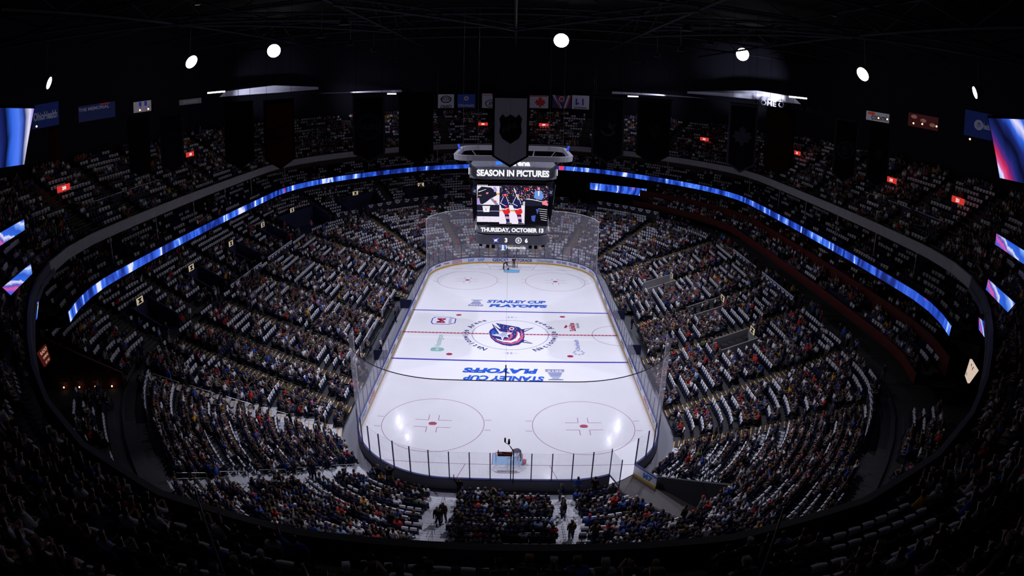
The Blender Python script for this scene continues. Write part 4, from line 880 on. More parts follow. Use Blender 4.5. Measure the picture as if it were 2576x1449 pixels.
for i, q in enumerate(SEATS):
    if q[4] not in (1, 5): pos_lab.append(None); continue
    if q[4] == 1:
        k = (1, q[5], block_name(q)); rowc[k] = rowc.get(k, -1)+1; pos_lab.append('%s row up, %s place from left, %s' % (ordn(q[5]), ordn(rowc[k]), block_name(q)))
    else:
        off = int(round((q[6]-SMID)*rad_scale(q[6], q[7])/.54)); pos_lab.append((q[5], off))
# deck labels: row and count left or right of the centre line (made unique per row)
seen = {}
for i, q in enumerate(SEATS):
    if q[4] == 5 and q[1] < -10:
        r_, off = pos_lab[i]
        while (r_, off) in seen: off += 1
        seen[(r_, off)] = 1; pos_lab[i] = '%s row of near deck, %s place %s of centre' % (ordn(r_), ordn(abs(off)), 'right' if off >= 0 else 'left')
    elif q[4] == 5: pos_lab[i] = None
# ---- seat prototype
seat_m = navy
def seat_parts(up):
    b = MB(); b.box((0, -.20, .70), (.47, .05, .50), rx=.14, taper=.92); bk_ = b
    p = MB()
    if up: p.box((0, -.10, .51), (.44, .07, .32), rx=.10)
    else: p.box((0, .03, .44), (.44, .44, .07))
    l = MB(); l.tube([(0, -.12, 0), (0, -.12, .40)], .03, 6); l.box((0, -.12, .015), (.2, .14, .03)); l.box((0, -.12, .40), (.44, .06, .05))
    ar = MB(); ar.box((.255, .0, .62), (.04, .36, .04)); ar.box((.255, -.15, .5), (.04, .05, .28))
    return (('backrest', bk_), ('seat_pan', p), ('pedestal', l), ('armrest', ar))
def to_mesh(nm, b, m):
    me = bpy.data.meshes.new(nm); me.from_pydata(b.v, [], b.f); ms = m if isinstance(m, list) else [m]
    for x in ms: me.materials.append(x)
    if len(ms) > 1: me.polygons.foreach_set('material_index', b.mi)
    return me
SPM = {up: [(n_, to_mesh(n_, b_, seat_m)) for n_, b_ in seat_parts(up)] for up in (True, False)}
def place(nm, me, loc, rz, parent=None):
    o = bpy.data.objects.new(nm, me); COL.objects.link(o)
    if parent: o.parent = parent
    else: o.location = loc; o.rotation_euler = (0, 0, rz)
    return o
for i in sorted(ind_s):
    q = SEATS[i]; r = empty('folding_seat', q[:3], q[3], None, None)
    tag(r, 'empty navy folding seat, '+pos_lab[i], 'seat', 'empty seats of the near %s' % ('deck' if q[4] == 5 else 'bowl'))
    for n_, me in SPM[True]: place(n_, me, None, 0, r)
# ---- giveaway shirt draped on a seat back
SH = MB()
for x0, x1, zz in ((-.17, .17, 0),):
    pf = [(-.125, .56), (-.150, .70), (-.178, .85), (-.19, .965), (-.225, .99), (-.27, .985), (-.30, .955), (-.295, .86), (-.285, .78)]
    pts = []
    for y, z in pf:
        wv = .0; pts.append([(x0-.04*(z > .8), y, z), (-.08, y+.012, z+.006), (.08, y+.012, z+.006), (x1+.04*(z > .8), y, z)])
    for k in range(len(pts)-1):
        for c in range(3):
            A = pts[k][c], pts[k][c+1], pts[k+1][c+1], pts[k+1][c]; SH.add(A, [(0, 1, 2, 3)], 0)
SH.add([(-.05, -.140, .76), (.05, -.140, .76), (.05, -.150, .82), (-.05, -.150, .82)], [(0, 1, 2, 3)], 1)
shm = to_mesh('shirt_mesh', SH, [cloth, mat('shirt_print', (.15, .15, .25), .9)])
for i in sorted(ind_t):
    q = SEATS[i]; o = place('draped_shirt', shm, q[:3], q[3]); tag(o, 'white shirt on seat back, '+pos_lab[i], 'shirt', 'white shirts draped on seats of the near %s' % ('deck' if q[4] == 5 else 'bowl'))
kinds = ['sit']*6+['sit_lean']*5+['sit_phone', 'sit_phone', 'sit_wave']
for i in sorted(ind_p):
    q = SEATS[i]; tn_, tc_ = TOPS[RNG.choice(12, p=TW)]; kd = random.choice(kinds) if random.random() > .04 else 'stand'
    yo = .0 if kd != 'stand' else .25; fx, fy = -math.sin(q[3]), math.cos(q[3])
    person(kd, (q[0]+fx*(yo-.02), q[1]+fy*(yo-.02), q[2]), q[3]+random.uniform(-.15, .15), tc_, 'person in %s top, %s' % (tn_, pos_lab[i]), 'spectators of the near %s' % ('deck' if q[4] == 5 else 'bowl'), random.uniform(.94, 1.05))
# seats under individual people that are in individual set: the seat itself is part of the seat stuff
# ---- merged crowd
LOW = {}
for k in ('sit', 'sit_lean', 'sit_phone', 'sit_wave', 'stand'):
    V, F, reg, _ = person_geo(k, 0); LOW[k] = (V, F, reg)
def stuff_mesh(name, tmpl, inst, colorf, label, cat, m):
    """tmpl: list of (V, F, reg); inst: list of (template index, x,y,z,yaw,scale,colours[reg])"""
    vs = []; loops = []; starts = []; tots = []; cols = []; vo = 0; lo = 0
    for ti in range(len(tmpl)):
        sel = [q for q in inst if q[0] == ti]
        if not sel: continue
        V, F, reg = tmpl[ti]; n = len(sel); A = np.array([q[1:6] for q in sel]); c, s = np.cos(A[:, 3]), np.sin(A[:, 3]); k = A[:, 4]
        X = (V[None, :, 0]*c[:, None]-V[None, :, 1]*s[:, None])*k[:, None]+A[:, 0:1]; Y = (V[None, :, 0]*s[:, None]+V[None, :, 1]*c[:, None])*k[:, None]+A[:, 1:2]; Z = V[None, :, 2]*k[:, None]+A[:, 2:3]
        vs.append(np.stack([X, Y, Z], 2).reshape(-1, 3)); ln = np.array([len(f) for f in F]); fl_ = np.concatenate([np.array(f) for f in F]); nl = len(fl_)
        loops.append((fl_[None, :]+vo+np.arange(n)[:, None]*len(V)).ravel()); st = np.concatenate([[0], np.cumsum(ln)[:-1]]); starts.append((st[None, :]+lo+np.arange(n)[:, None]*nl).ravel()); tots.append(np.tile(ln, n))
        C_ = np.array([q[6] for q in sel])      # n x R x 3
        lr = np.repeat(reg, ln); cc = C_[:, lr, :].reshape(-1, 3); cols.append(cc)
        vo += n*len(V); lo += n*nl
    VS = np.concatenate(vs); LP = np.concatenate(loops); ST = np.concatenate(starts); TT = np.concatenate(tots); CC = np.concatenate(cols)
    me = bpy.data.meshes.new(name); me.vertices.add(len(VS)); me.vertices.foreach_set('co', VS.astype(np.float32).ravel()); me.loops.add(len(LP)); me.loops.foreach_set('vertex_index', LP.astype(np.int32))
    me.polygons.add(len(ST)); me.polygons.foreach_set('loop_start', ST.astype(np.int32)); me.polygons.foreach_set('loop_total', TT.astype(np.int32))
    ca = me.color_attributes.new('Col', 'FLOAT_COLOR', 'CORNER'); ca.data.foreach_set('color', np.concatenate([CC, np.ones((len(CC), 1))], 1).astype(np.float32).ravel())
    me.materials.append(m); me.update(calc_edges=True); me.validate(); o = bpy.data.objects.new(name, me); COL.objects.link(o)
    return tag(o, label, cat, None, 'stuff')
tm = [LOW[k] for k in ('sit', 'sit_lean', 'sit_phone', 'sit_wave', 'stand')]; inst = []
SKN = [(.28, .16, .12), (.33, .205, .16), (.22, .125, .085), (.12, .06, .04)]
for i, q in enumerate(SEATS):
    if not state[i] or i in ind_p: continue
    ti = random.choices((0, 1, 2, 3, 4), (.5, .3, .1, .04, .06))[0]; tc_ = TOPS[RNG.choice(12, p=TW)][1]; fx, fy = -math.sin(q[3]), math.cos(q[3]); yo = .25 if ti == 4 else -.02
    inst.append((ti, q[0]+fx*yo, q[1]+fy*yo, q[2], q[3]+random.uniform(-.3, .3), random.uniform(.93, 1.06), (SKN[RNG.choice(4, p=[.45, .35, .12, .08])], tc_, TR[RNG.integers(5)], HR[RNG.choice(9, p=HRW)], (.02, .02, .02))))
# people standing on the concourse walks and stairs
for _ in range(150):
    s = random.uniform(30, 104) if random.random() < .6 else random.uniform(-24, 30); d = random.uniform(19.9, 20.7); x, y, z = P(s, d, 6.4); tc_ = TOPS[RNG.choice(12, p=TW)][1]
    if random.random() < .3: s = random.choice(AIS[1])+random.uniform(-.2, .2); r_ = random.randrange(20); x, y, _z = P(s, 1.6+.82*r_+.4); z = .35+.275*r_
    if in_frame([(x, y, z)])[0] and not cutaway(s % TOT, d, 1): inst.append((4, x, y, z, random.uniform(0, 6.3), random.uniform(.95, 1.05), (SKN[0], tc_, TR[RNG.integers(5)], HR[RNG.choice(9, p=HRW)], (.02, .02, .02))))
stuff_mesh('crowd', tm, inst, None, 'seated crowd filling the rest of the arena bowl in dark and white clothes', 'crowd', mat_attr('crowd_cloth'))
sv = MB(); sv.box((0, -.20, .70), (.47, .06, .50), rx=.14); sv.box((0, -.10, .51), (.44, .07, .32), rx=.10); sv.box((0, -.12, .2), (.06, .06, .4)); sv.box((.255, .0, .60), (.04, .36, .04))
stm = (np.array(sv.v), sv.f, np.zeros(len(sv.f), int)); sd = MB(); sd.box((0, -.20, .70), (.47, .06, .50), rx=.14); sd.box((0, .03, .43), (.44, .42, .06)); sd.box((0, -.12, .2), (.06, .06, .4)); sd.box((.255, .0, .60), (.04, .36, .04)); std = (np.array(sd.v), sd.f, np.zeros(len(sd.f), int))
inst = []
for i, q in enumerate(SEATS):
    if i in ind_s: continue
    c = (.012, .016, .045) if RNG.random() > .1 else (.016, .02, .06)
    inst.append((1 if state[i] else 0, q[0], q[1], q[2], q[3], 1., (c,)))
stuff_mesh('seat_rows', [stm, std], inst, None, 'rows of dark navy folding seats filling the rest of the arena', 'seats', mat_attr('seat_plastic_rows', .5))
sreg = np.array(SH.mi); stm = (np.array(SH.v), SH.f, sreg); inst = []
for i, q in enumerate(SEATS):
    if shirt_on[i] and i not in ind_t:
        g = random.uniform(.86, 1.0); inst.append((0, q[0], q[1], q[2], q[3]+random.uniform(-.03, .03), random.uniform(.98, 1.04), ((.84*g, .83*g, .88*g), (.3, .3, .4))))
stuff_mesh('draped_shirts', [stm], inst, None, 'white giveaway shirts draped over empty seat backs in the rest of the arena', 'shirts', mat_attr('shirt_cotton_rows', .9))
# ---- people with a place of their own
def atz(px, py, z): q = at_z(px, py, z); return (float(q[0]), float(q[1]), z)
person('stand_bend', (.95, -26.45, .012), PI*.75, (.03, .03, .09), 'person in navy jacket bending over the near crease beside the goal')
person('stand_bend', (-1.3, 26.9, .012), -PI*.5, (.02, .02, .06), 'person in dark clothes bending with a shovel at left of far goal')
person('stand_wave', (.35, 28.0, .012), PI*.9, (.01, .01, .012), 'person in black standing inside the far goal frame with arm raised')
x, y, z = P(111.35, 1.9); person('stand_photo', (x, y, .62), 0, (.012, .012, .015), 'person in black top photographing the ice from the first near row', sc=1.04, tr=(.25, .2, .15))
cm = MB(); cm.box((x+.03, y+.28, .62+1.62), (.14, .07, .09)); tag(cm.build('photo_camera', [black]), 'small black camera held up by the standing spectator at near glass', 'camera')
person('stand_wave', P(115.9, 1.7, .62)[:2]+(.5,), 0, (.015, .015, .02), 'person in black jersey raising one arm at near glass left of goal')
person('stand', P(125.3, 1.8)[:2]+(.62,), -.5, (.012, .012, .015), 'person in black jersey with white numeral standing at near glass, right', sc=1.05)
person('stand', P(124.3, 1.5)[:2]+(.62,), 0, (.03, .12, .45), 'person in bright blue top standing at near glass beside the door')
person('stand', (13.6, -31.0, .02), 2.6, (.02, .025, .08), 'person in navy jacket and white cap holding the open rink gate', hr=(.7, .7, .75))
person('stand', (15.5, -29.2, .02), 2.2, (.02, .02, .03), 'person in dark clothes standing in the corner tunnel behind the gate')
person('stand', (-14.4, -6.2, .02), -PI/2, (.75, .75, .8), 'person in white shirt standing at the near end of team benches')
person('stand', (-14.5, 3.2, .02), -PI/2, (.02, .02, .03), 'person in black standing beside the far team bench', hr=(.5, .03, .03))
def deck_person(px, py, kind, col, lab, **kw):
    q, s, d = at_deck(px, py, lambda d_: 17.35+.61*(d_-26.1)+.9); i = max(0, min(12, math.floor((d-26.1)/.82))); person(kind, (q[0], q[1], 17.35+.5*i), 0, col, lab, **kw)
q = at_z(1112, 1265, 4.0); s_, d_ = ring_inv(q[0], q[1]); person('stand', (q[0], q[1]+.4, zrow(1, d_)), PI*.9, (.16, .09, .06), 'person in brown jacket standing on the left near stairway')
q = at_z(1310, 1260, 3.2); s_, d_ = ring_inv(q[0], q[1])
# ================================================================== SCOREBOARD, BANNERS, ROOF
def rsq(h, r, hy=None, n=6):
    hy = hy or h; o = []
    for k, (cx, cy) in enumerate(((h-r, hy-r), (-h+r, hy-r), (-h+r, -hy+r), (h-r, -hy+r))):
        for i in range(n+1): a = k*PI/2+PI/2*i/n; o.append((cx+r*math.cos(a), cy+r*math.sin(a)))
    return o
def loft(sections, m=0, cap=True):
    a = MB(); n = len(sections[0][0])
    for pts, z in sections: a.v += [(x, y, z) for x, y in pts]
    for k in range(len(sections)-1):
        for i in range(n): a.f.append((k*n+i, k*n+(i+1) % n, (k+1)*n+(i+1) % n, (k+1)*n+i)); a.mi.append(m)
    if cap: a.f.append(tuple(range(n-1, -1, -1))); a.f.append(tuple((len(sections)-1)*n+i for i in range(n))); a.mi += [m, m]
    return a
sb = empty('scoreboard', (0, 0, 11.9), 0, 'large centre hung scoreboard with four video sides above the ice', 'scoreboard'); SI = Matrix.Translation(-sb.location)
def sp_(a, nm, m, parent=None, uvf=None):
    o = a.build(nm, m, parent or sb, uvf=uvf)
    if parent is None: o.matrix_parent_inverse = SI
    return o
sbody = mat('scoreboard_black', (.012, .012, .016), .35); sgrey = mat('scoreboard_band_grey', (.16, .16, .20), .45); sring = mat('ring_white', (.30, .30, .34), .4)
sp_(loft([(rsq(3.75, .9), 13.9), (rsq(4.25, .9), 18.95)]), 'screen_housing', sbody)
sp_(loft([(rsq(4.55, 1.7), 19.15), (rsq(4.65, 1.7), 19.2), (rsq(4.65, 1.7), 20.5), (rsq(4.45, 1.6), 20.6)]), 'upper_band', sgrey)
sp_(loft([(rsq(3.85, 1.4), 13.15), (rsq(3.95, 1.4), 13.2), (rsq(3.95, 1.4), 14.0), (rsq(3.8, 1.4), 14.1)]), 'date_band', sgrey)
sp_(loft([(rsq(3.8, 1.2), 11.95), (rsq(3.92, 1.3), 12.0), (rsq(3.92, 1.3), 13.0), (rsq(3.8, 1.2), 13.08)]), 'score_band', mat('score_band_grey', (.10, .10, .13), .45))
a = loft([(rsq(6.15, 2.0), 21.25), (rsq(6.2, 2.0), 21.8)], cap=False); b = loft([(rsq(5.85, 1.8), 21.25), (rsq(5.8, 1.8), 21.8)], cap=False); n0 = len(a.v); a.v += b.v; a.f += [tuple(n0+i for i in f) for f in b.f]; a.mi += b.mi; n = 28
for k in range(2):
    for i in range(n): a.f.append((k*n+i, k*n+(i+1) % n, n0+k*n+(i+1) % n, n0+k*n+i)); a.mi.append(0)
sp_(a, 'top_ring', sring)
for sx in (-1, 1):
    for sy in (-1, 1):
        a = MB(); a.tube([(sx*4.2, sy*4.2, 20.5), (sx*5.0, sy*5.0, 21.4)], .06, 6); sp_(a, 'ring_strut', darkgrey)
        a = MB(); a.tube([(sx*2.2, sy*4.3, 20.5), (sx*2.5, sy*5.9, 21.3)], .05, 6); sp_(a, 'ring_strut', steel)
for i, (x, y) in enumerate(((-5.3, -3.2), (5.2, -3.2), (-4.2, 4.6), (4.2, 4.6))):
    a = MB(); a.tube([(x, y, 21.5), (x, y, 40.5)], .02, 5); sp_(a, 'hoist_cable', darkgrey)
for i, x in enumerate((-6.0, 6.0)):
    a = MB(); a.tube([(x, .8, 21.8), (x*1.03, .8, 22.4)], .12, 8); o = sp_(a, 'blue_beacon', glow('beacon_blue', (.05, .1, .9), .8))
ledw = glow('led_white', (.95, .95, 1), 1.0); ledblk = mat('led_black', (.006, .006, .008), .4)
SC_ = [0]
def face(ang):
    c, s = math.cos(ang), math.sin(ang); return lambda u, y, z: (u*c-y*s, u*s+y*c, z)
def sline(txt, ang, dy, z, width, height, m, bold=.03, nm='lettering', u0=0.):
    a = MB(); f = face(ang); put_text(a, txt, lambda u, v: f(u+u0, -dy, z+v), width, height, 0, bold); return sp_(a, nm, m)
for k in range(4):
    ang = k*PI/2
    sline('SEASON IN PICTURES', ang, 4.68, 19.85, 7.5, .70, ledw, .045); sline('THURSDAY, OCTOBER 13', ang, 3.97, 13.6, 6.7, .56, ledw, .05)
    sline('3', ang, 3.94, 12.5, None, .5, ledw, .05, u0=-.62); sline('6', ang, 3.94, 12.5, None, .5, ledw, .05, u0=1.55)
    sline('Nationwide', ang, 3.6, 11.62, 2.1, .34, ledw, .02, u0=.45)
    # team emblems
    a = MB(); f = face(ang)
    a.add([f(-1.7+u, -3.95, 12.5+v) for u, v in ((-.4, .25), (-.1, .12), (.42, .3), (.2, .05), (.3, -.3), (.05, -.2), (-.3, -.32), (-.2, -.02))], [tuple(range(8))]); sp_(a, 'team_emblem', glow('emblem_blue', (.12, .12, .65), 1.))
    a = MB(); a.add([f(-1.7+u, -3.96, 12.5+v) for u, v in ((-.2, .05), (0, .08), (.2, .16), (.08, 0), (.1, -.16), (-.02, -.1), (-.15, -.14))], [tuple(range(7))]); sp_(a, 'team_emblem', ledw)
    a = MB(); pts = [(math.cos(t), math.sin(t)) for t in np.linspace(0, 2*PI, 24, endpoint=False)]
    a.v += [f(.72+x*.34, -3.95, 12.5+y*.34) for x, y in pts]+[f(.72+x*.27, -3.95, 12.5+y*.27) for x, y in pts]; a.f += [(i, (i+1) % 24, 24+(i+1) % 24, 24+i) for i in range(24)]
    for i in range(8):
        t = i*PI/4; a.add([f(.72+r*math.cos(t+e), -3.95, 12.5+r*math.sin(t+e)) for r, e in ((.16, -.12), (.28, -.07), (.28, .07), (.16, .12))], [(0, 1, 2, 3)])
    a.mi = [0]*len(a.f); put_text(a, 'B', lambda u, v: f(.72+u, -3.96, 12.5+v), None, .24, 0, .04); sp_(a, 'team_emblem', ledw)
    a = MB(); a.add([f(-.95+u, -3.62, 11.65+v) for u, v in ((-.2, -.28), (.2, -.28), (.2, .28), (-.2, .28))], [(0, 1, 2, 3)]); sp_(a, 'sponsor_emblem', glow('emblem_cyan', (.05, .22, .9), 1.))
    a = MB(); a.add([f(-.95+u, -3.63, 11.65+v) for u, v in ((-.08, -.28), (.08, -.28), (.08, .2), (-.08, .28))], [(0, 1, 2, 3)]); a.add([f(-.95+u, -3.63, 11.65+v) for u, v in ((-.25, -.34), (.25, -.34), (.25, -.29), (-.25, -.29))], [(0, 1, 2, 3)]); sp_(a, 'sponsor_emblem', ledw)
    for u in (-2.6, -2.0, 2.0, 2.6): a = MB(); a.box(f(u, -3.4, 11.72), (.34, .34, .42), rz=ang); sp_(a, 'speaker', black)
    # round crests beside the screen
    for sx in (-1, 1):
        a = MB(); a.v += [f(sx*3.98+x*.33, -4.29, 17.9+y*.5) for x, y in pts]; a.f.append(tuple(range(24))); a.mi.append(0); sp_(a, 'round_crest', mat('crest_navy', (.015, .03, .10), .5))
        a = MB(); a.add([f(sx*3.98+u, -4.31, 17.9+v) for u, v in ((-.12, .2), (.03, .05), (.2, .16), (.1, -.05), (.14, -.22), (-.05, -.18), (-.2, -.1), (-.05, -.02))], [tuple(range(8))]); sp_(a, 'round_crest', white)
# wordmark between ring and band
a = MB(); put_text(a, 'Arena', lambda u, v: (u+.60, -5.0, 20.95+v), 2.3, .6, 0, .05); sp_(a, 'lettering', ledw)
a = MB(); a.add([(-1.8, -5.02, 20.75), (-1.1, -5.02, 20.75), (-1.1, -5.02, 21.25), (-1.8, -5.02, 21.25)], [(0, 1, 2, 3)])
sp_(a, 'sponsor_emblem', MATS['emblem_cyan'])
# picture on the four screens, drawn as flat lit shapes
PC = {n: glow('pic_'+n, c, 1.) for n, c in dict(ice=(.88, .80, .95), dark=(.012, .012, .03), navy=(.014, .014, .10), blue=(.06, .10, .5), red=(.75, .02, .03), pink=(.9, .25, .3), gold=(.7, .38, .08), lilac=(.45, .35, .75), grey=(.25, .25, .35), wht=(.95, .95, 1), sky=(.15, .3, .75), black=(.002, .002, .004)).items()}
PCN = list(PC); 
def zc(a_, b_): return ((a_-981.5)/787*7.5, (650-b_)/470*4.3)
def picture(ang):
    mb = MB(); f = face(ang); rr = random.Random(3); lv = [0]
    def sh(pts, c, lay):
        mb.add([f(zc(*p)[0], -(4.02+.052*(zc(*p)[1]+2.15)*1.95+.05+lay*.004), 16.45+zc(*p)[1]) for p in pts], [tuple(range(len(pts)))], PCN.index(c))
    def rc(x0, y0, x1, y1, c, lay): sh([(x0, y0), (x1, y0), (x1, y1), (x0, y1)], c, lay)
    rc(588, 415, 1375, 885, 'black', 0)
    rc(590, 432, 838, 655, 'ice', 1); sh([(598, 480), (640, 440), (745, 450), (800, 500), (808, 540), (760, 570), (735, 585), (690, 625), (648, 650), (612, 640), (592, 600)], 'dark', 2); sh([(765, 440), (800, 445), (812, 490), (780, 505)], 'lilac', 3)
    sh([(735, 585), (760, 575), (822, 640), (826, 655), (795, 655)], 'grey', 3); rc(780, 605, 805, 620, 'red', 4); sh([(690, 510), (715, 505), (712, 528), (692, 528)], 'pink', 3); sh([(605, 500), (690, 470), (692, 474), (608, 508)], 'wht', 3); rc(590, 540, 640, 550, 'gold', 2); rc(805, 515, 838, 535, 'gold', 2)
    sh([(590, 590), (612, 570), (630, 655), (590, 655)], 'lilac', 3)
    for i in range(7): rc(595+i*17, 418, 603+i*17, 440, 'wht', 3)
    rc(590, 660, 838, 795, 'dark', 1); rc(590, 726, 838, 733, 'lilac', 2); sh([(650, 670), (735, 670), (725, 742), (662, 742)], 'wht', 3); rc(655, 690, 730, 694, 'grey', 4); rc(683, 700, 697, 725, 'lilac', 4); rc(590, 795, 838, 862, 'ice', 2)
    for i in range(60): x = rr.uniform(595, 830); y = rr.uniform(798, 862); rc(x, y, x+rr.uniform(3, 9), y+3, rr.choice(['lilac', 'grey', 'wht']), 3)
    rc(838, 655, 1118, 882, 'ice', 1); rc(838, 418, 1375, 655, 'dark', 1); rc(838, 714, 1095, 730, 'gold', 2)
    for i in range(330):
        x = rr.uniform(842, 1368); y = rr.uniform(420, 640); w_ = rr.uniform(4, 13); rc(x, y, min(1372, x+w_), y+rr.uniform(4, 12), rr.choice(['dark', 'dark', 'blue', 'grey', 'lilac', 'pink', 'wht', 'navy', 'gold', 'red']), 2)
    for ox, k in ((0, 1), (135, 1)):
        X = lambda p: [(x+ox, y) for x, y in p]
        sh(X([(852, 580), (880, 550), (912, 548), (935, 600), (945, 680), (930, 715), (868, 715), (848, 650)]), 'navy', 5); sh(X([(880, 520), (915, 518), (918, 552), (884, 555)]), 'red' if ox == 0 else 'gold', 6)
        sh(X([(865, 712), (945, 690), (958, 745), (925, 772), (893, 765)]), 'red', 6); sh(X([(895, 765), (945, 765), (955, 862), (918, 862)]), 'navy', 5); rc(907+ox, 795, 950+ox, 802, 'wht', 7); rc(907+ox, 802, 950+ox, 812, 'red', 7); rc(907+ox, 812, 950+ox, 818, 'wht', 7)
        sh(X([(852, 585), (835+8*(ox == 0), 640), (900, 668), (912, 655), (872, 630), (880, 590)]), 'navy', 7); sh(X([(900, 655), (925, 660), (925, 682), (900, 680)]), 'red' if ox == 0 else 'dark', 8)
        sh(X([(880, 556), (886, 552), (850, 640), (845, 636)]), 'wht', 8); sh(X([(908, 552), (914, 556), (944, 640), (939, 642)]), 'wht', 8); sh(X([(884, 505), (915, 503), (921, 522), (880, 524)]), 'navy', 8); sh(X([(890, 525), (910, 524), (908, 542), (893, 543)]), 'pink', 8)
        sh(X([(850, 632), (905, 662), (903, 668), (848, 638)]), 'wht', 8); sh(X([(868, 708), (944, 686), (945, 692), (868, 715)]), 'wht', 8)
        sh(X([(915, 862), (975, 870), (978, 880), (912, 880)]), 'dark', 6); sh(X([(858, 690), (915, 705), (913, 712), (858, 698)]), 'wht', 6)
    sh([(990, 455), (998, 452), (1050, 590), (1042, 592)], 'wht', 7)
    rc(1095, 610, 1125, 660, 'wht', 5)
    for i in range(4): rc(1098+i*8, 610, 1101+i*8, 660, 'dark', 6)
    rc(1118, 660, 1375, 882, 'black', 3); sh([(1120, 580), (1200, 585), (1320, 615), (1330, 645), (1250, 660), (1118, 660)], 'dark', 6); sh([(1305, 608), (1345, 588), (1372, 600), (1358, 615), (1375, 632), (1368, 655), (1335, 645), (1310, 640)], 'pink', 8); sh([(1125, 575), (1200, 580), (1310, 605), (1308, 610), (1200, 588), (1125, 582)], 'wht', 8)
    sh([(1225, 478), (1298, 478), (1325, 555), (1290, 585), (1215, 565)], 'sky', 6); sh([(1258, 480), (1275, 480), (1272, 540), (1262, 540)], 'wht', 7); rc(1252, 438, 1278, 468, 'pink', 7); rc(1120, 452, 1145, 480, 'red', 7)
    for i in range(6): sh([(1270+i*6, 690+i*26), (1366, 700+i*26), (1366, 705+i*26), (1270+i*6, 694+i*26)], 'wht', 5)
    sh([(1190, 780), (1240, 770), (1232, 850), (1200, 840)], 'blue', 5); sh([(1240, 700), (1275, 690), (1260, 760)], 'blue', 5)
    return sp_(mb, 'video_display', [PC[n] for n in PCN])
for k in range(4): picture(k*PI/2)
# ---- hanging banners
def banner(px0, px1, py0, py1, width, field, border, label, art=None, artc=(.1, .1, .12), rim=None):
    cxp = (px0+px1)/2; cyp = (py0+py1)/2; D = FPX*width/(px1-px0); c = at_d(cxp, py0, D); c2 = at_d(cxp, py1, D); r_ = ray(cxp, cyp)
    Hh = (py1-py0)/FPX*D; yaw = -math.atan2(r_[0], r_[1])*.8
    r = empty('hanging_banner', (c[0], c[1], c[2]), yaw, label, 'banner')
    fm = mat('banner_'+'_'.join('%02d' % int(q*99) for q in field), field, .85, spec=.1); bm = mat('banner_'+'_'.join('%02d' % int(q*99) for q in border), border, .85, spec=.1)
    w2 = width/2; b = w2*.13; tip = Hh; sh_ = Hh-w2*.62
    a = MB(); a.prism([(-w2, 0), (-w2, -sh_), (0, -tip), (w2, -sh_), (w2, 0)], (0, .03, 0), (1, 0, 0), (0, 0, 1), (0, 1, 0), .03); a.build('border', bm, r)
    a = MB(); a.prism([(-w2+b, -b*1.5), (-w2+b, -sh_+b*.3), (0, -tip+b*1.2), (w2-b, -sh_+b*.3), (w2-b, -b*1.5)], (0, .0, 0), (1, 0, 0), (0, 0, 1), (0, 1, 0), .025); a.build('field', fm, r)
    a = MB(); a.tube([(-w2-.05, .03, .03), (w2+.05, .03, .03)], .05, 6); a.tube([(-w2*.8, .03, .03), (-w2*.8, .03, 12)], .012, 4); a.tube([(w2*.8, .03, .03), (w2*.8, .03, 12)], .012, 4); a.build('hanging_pole', black, r)
    am = mat('banner_'+'_'.join('%02d' % int(q*99) for q in artc), artc, .85, spec=.1); z0 = -sh_*.55
    if art:
        a = MB()
        for g in art:
            if g[0] == 'poly': a.prism([(x*w2, z0+y*w2) for x, y in g[1]], (0, -.012, 0), (1, 0, 0), (0, 0, 1), (0, 1, 0), .01)
            elif g[0] == 'ring':
                N_ = 32; R0, R1, a0, a1 = g[1:]; base = len(a.v)
                for i in range(N_+1):
                    t = a0+(a1-a0)*i/N_; a.v += [(R0*w2*math.cos(t), -.012, z0+R0*w2*math.sin(t)), (R1*w2*math.cos(t), -.012, z0+R1*w2*math.sin(t))]
                for i in range(N_): a.f.append((base+2*i, base+2*i+1, base+2*i+3, base+2*i+2)); a.mi.append(0)
            elif g[0] == 'text': put_text(a, g[1], lambda u, v: (u, -.014, z0+g[3]*w2+v), g[2]*w2, None, 0, .03)
        a.build('emblem', am, r)
    return r
shield = [(-.62, .55), (-.45, .8), (-.28, .62), (0, .78), (.28, .62), (.45, .8), (.62, .55), (.56, .2), (.62, -.2), (.45, -.55), (0, -.85), (-.45, -.55), (-.62, -.2), (-.56, .2)]
o = banner(1240, 1332, 238, 424, 2.4, (.75, .73, .85), (.006, .006, .008), 'tall pale grey banner with black shield emblem hanging in front of scoreboard', [('poly', shield)], (.012, .012, .014))
a = MB(); put_text(a, 'NHL', lambda u, v: (u, -.03, -2.15+v+u*.45), 1.0, .42, 0, .03); a.build('lettering', mat('banner_letter', (.06, .06, .065), .8), o)
leaf = [(0, 1.0), (.14, .72), (.3, .78), (.26, .35), (.5, .5), (.72, .42), (.66, .2), (.9, .02), (.55, -.2), (.62, -.42), (.2, -.42), (.1, -.75), (-.1, -.75), (-.2, -.42), (-.62, -.42), (-.55, -.2), (-.9, .02), (-.66, .2), (-.72, .42), (-.5, .5), (-.26, .35), (-.3, .78), (-.14, .72)]
leaf = [(x*.8, y*.8) for x, y in leaf]
cc = [('ring', .28, .48, .7, 5.6), ('poly', [(-.8, .35), (-.35, .3), (-.3, .1), (-.75, .2)]), ('poly', [(-.85, .05), (-.35, 0), (-.35, -.15), (-.75, -.15)]), ('poly', [(-.75, -.3), (-.3, -.2), (-.2, -.4), (-.6, -.45)])]
dk = (.005, .005, .010); g_ = (.10, .10, .12)
banner(887, 968, 238, 412, 2.4, dk, (.07, .04, .06), 'dark banner with faint ring emblem and lettering, left of the scoreboard', [('ring', .72, .78, 0, 2*PI), ('ring', .62, .64, 0, 2*PI), ('text', 'OILERS', 1.2, 0)], (.06, .06, .10))
banner(1003, 1090, 235, 415, 2.4, (.008, .008, .01), (.012, .012, .016), 'plain black banner directly left of the pale shield banner', [('poly', [(-.2, .3), (.3, .2), (.1, -.2)])], (.016, .016, .02))
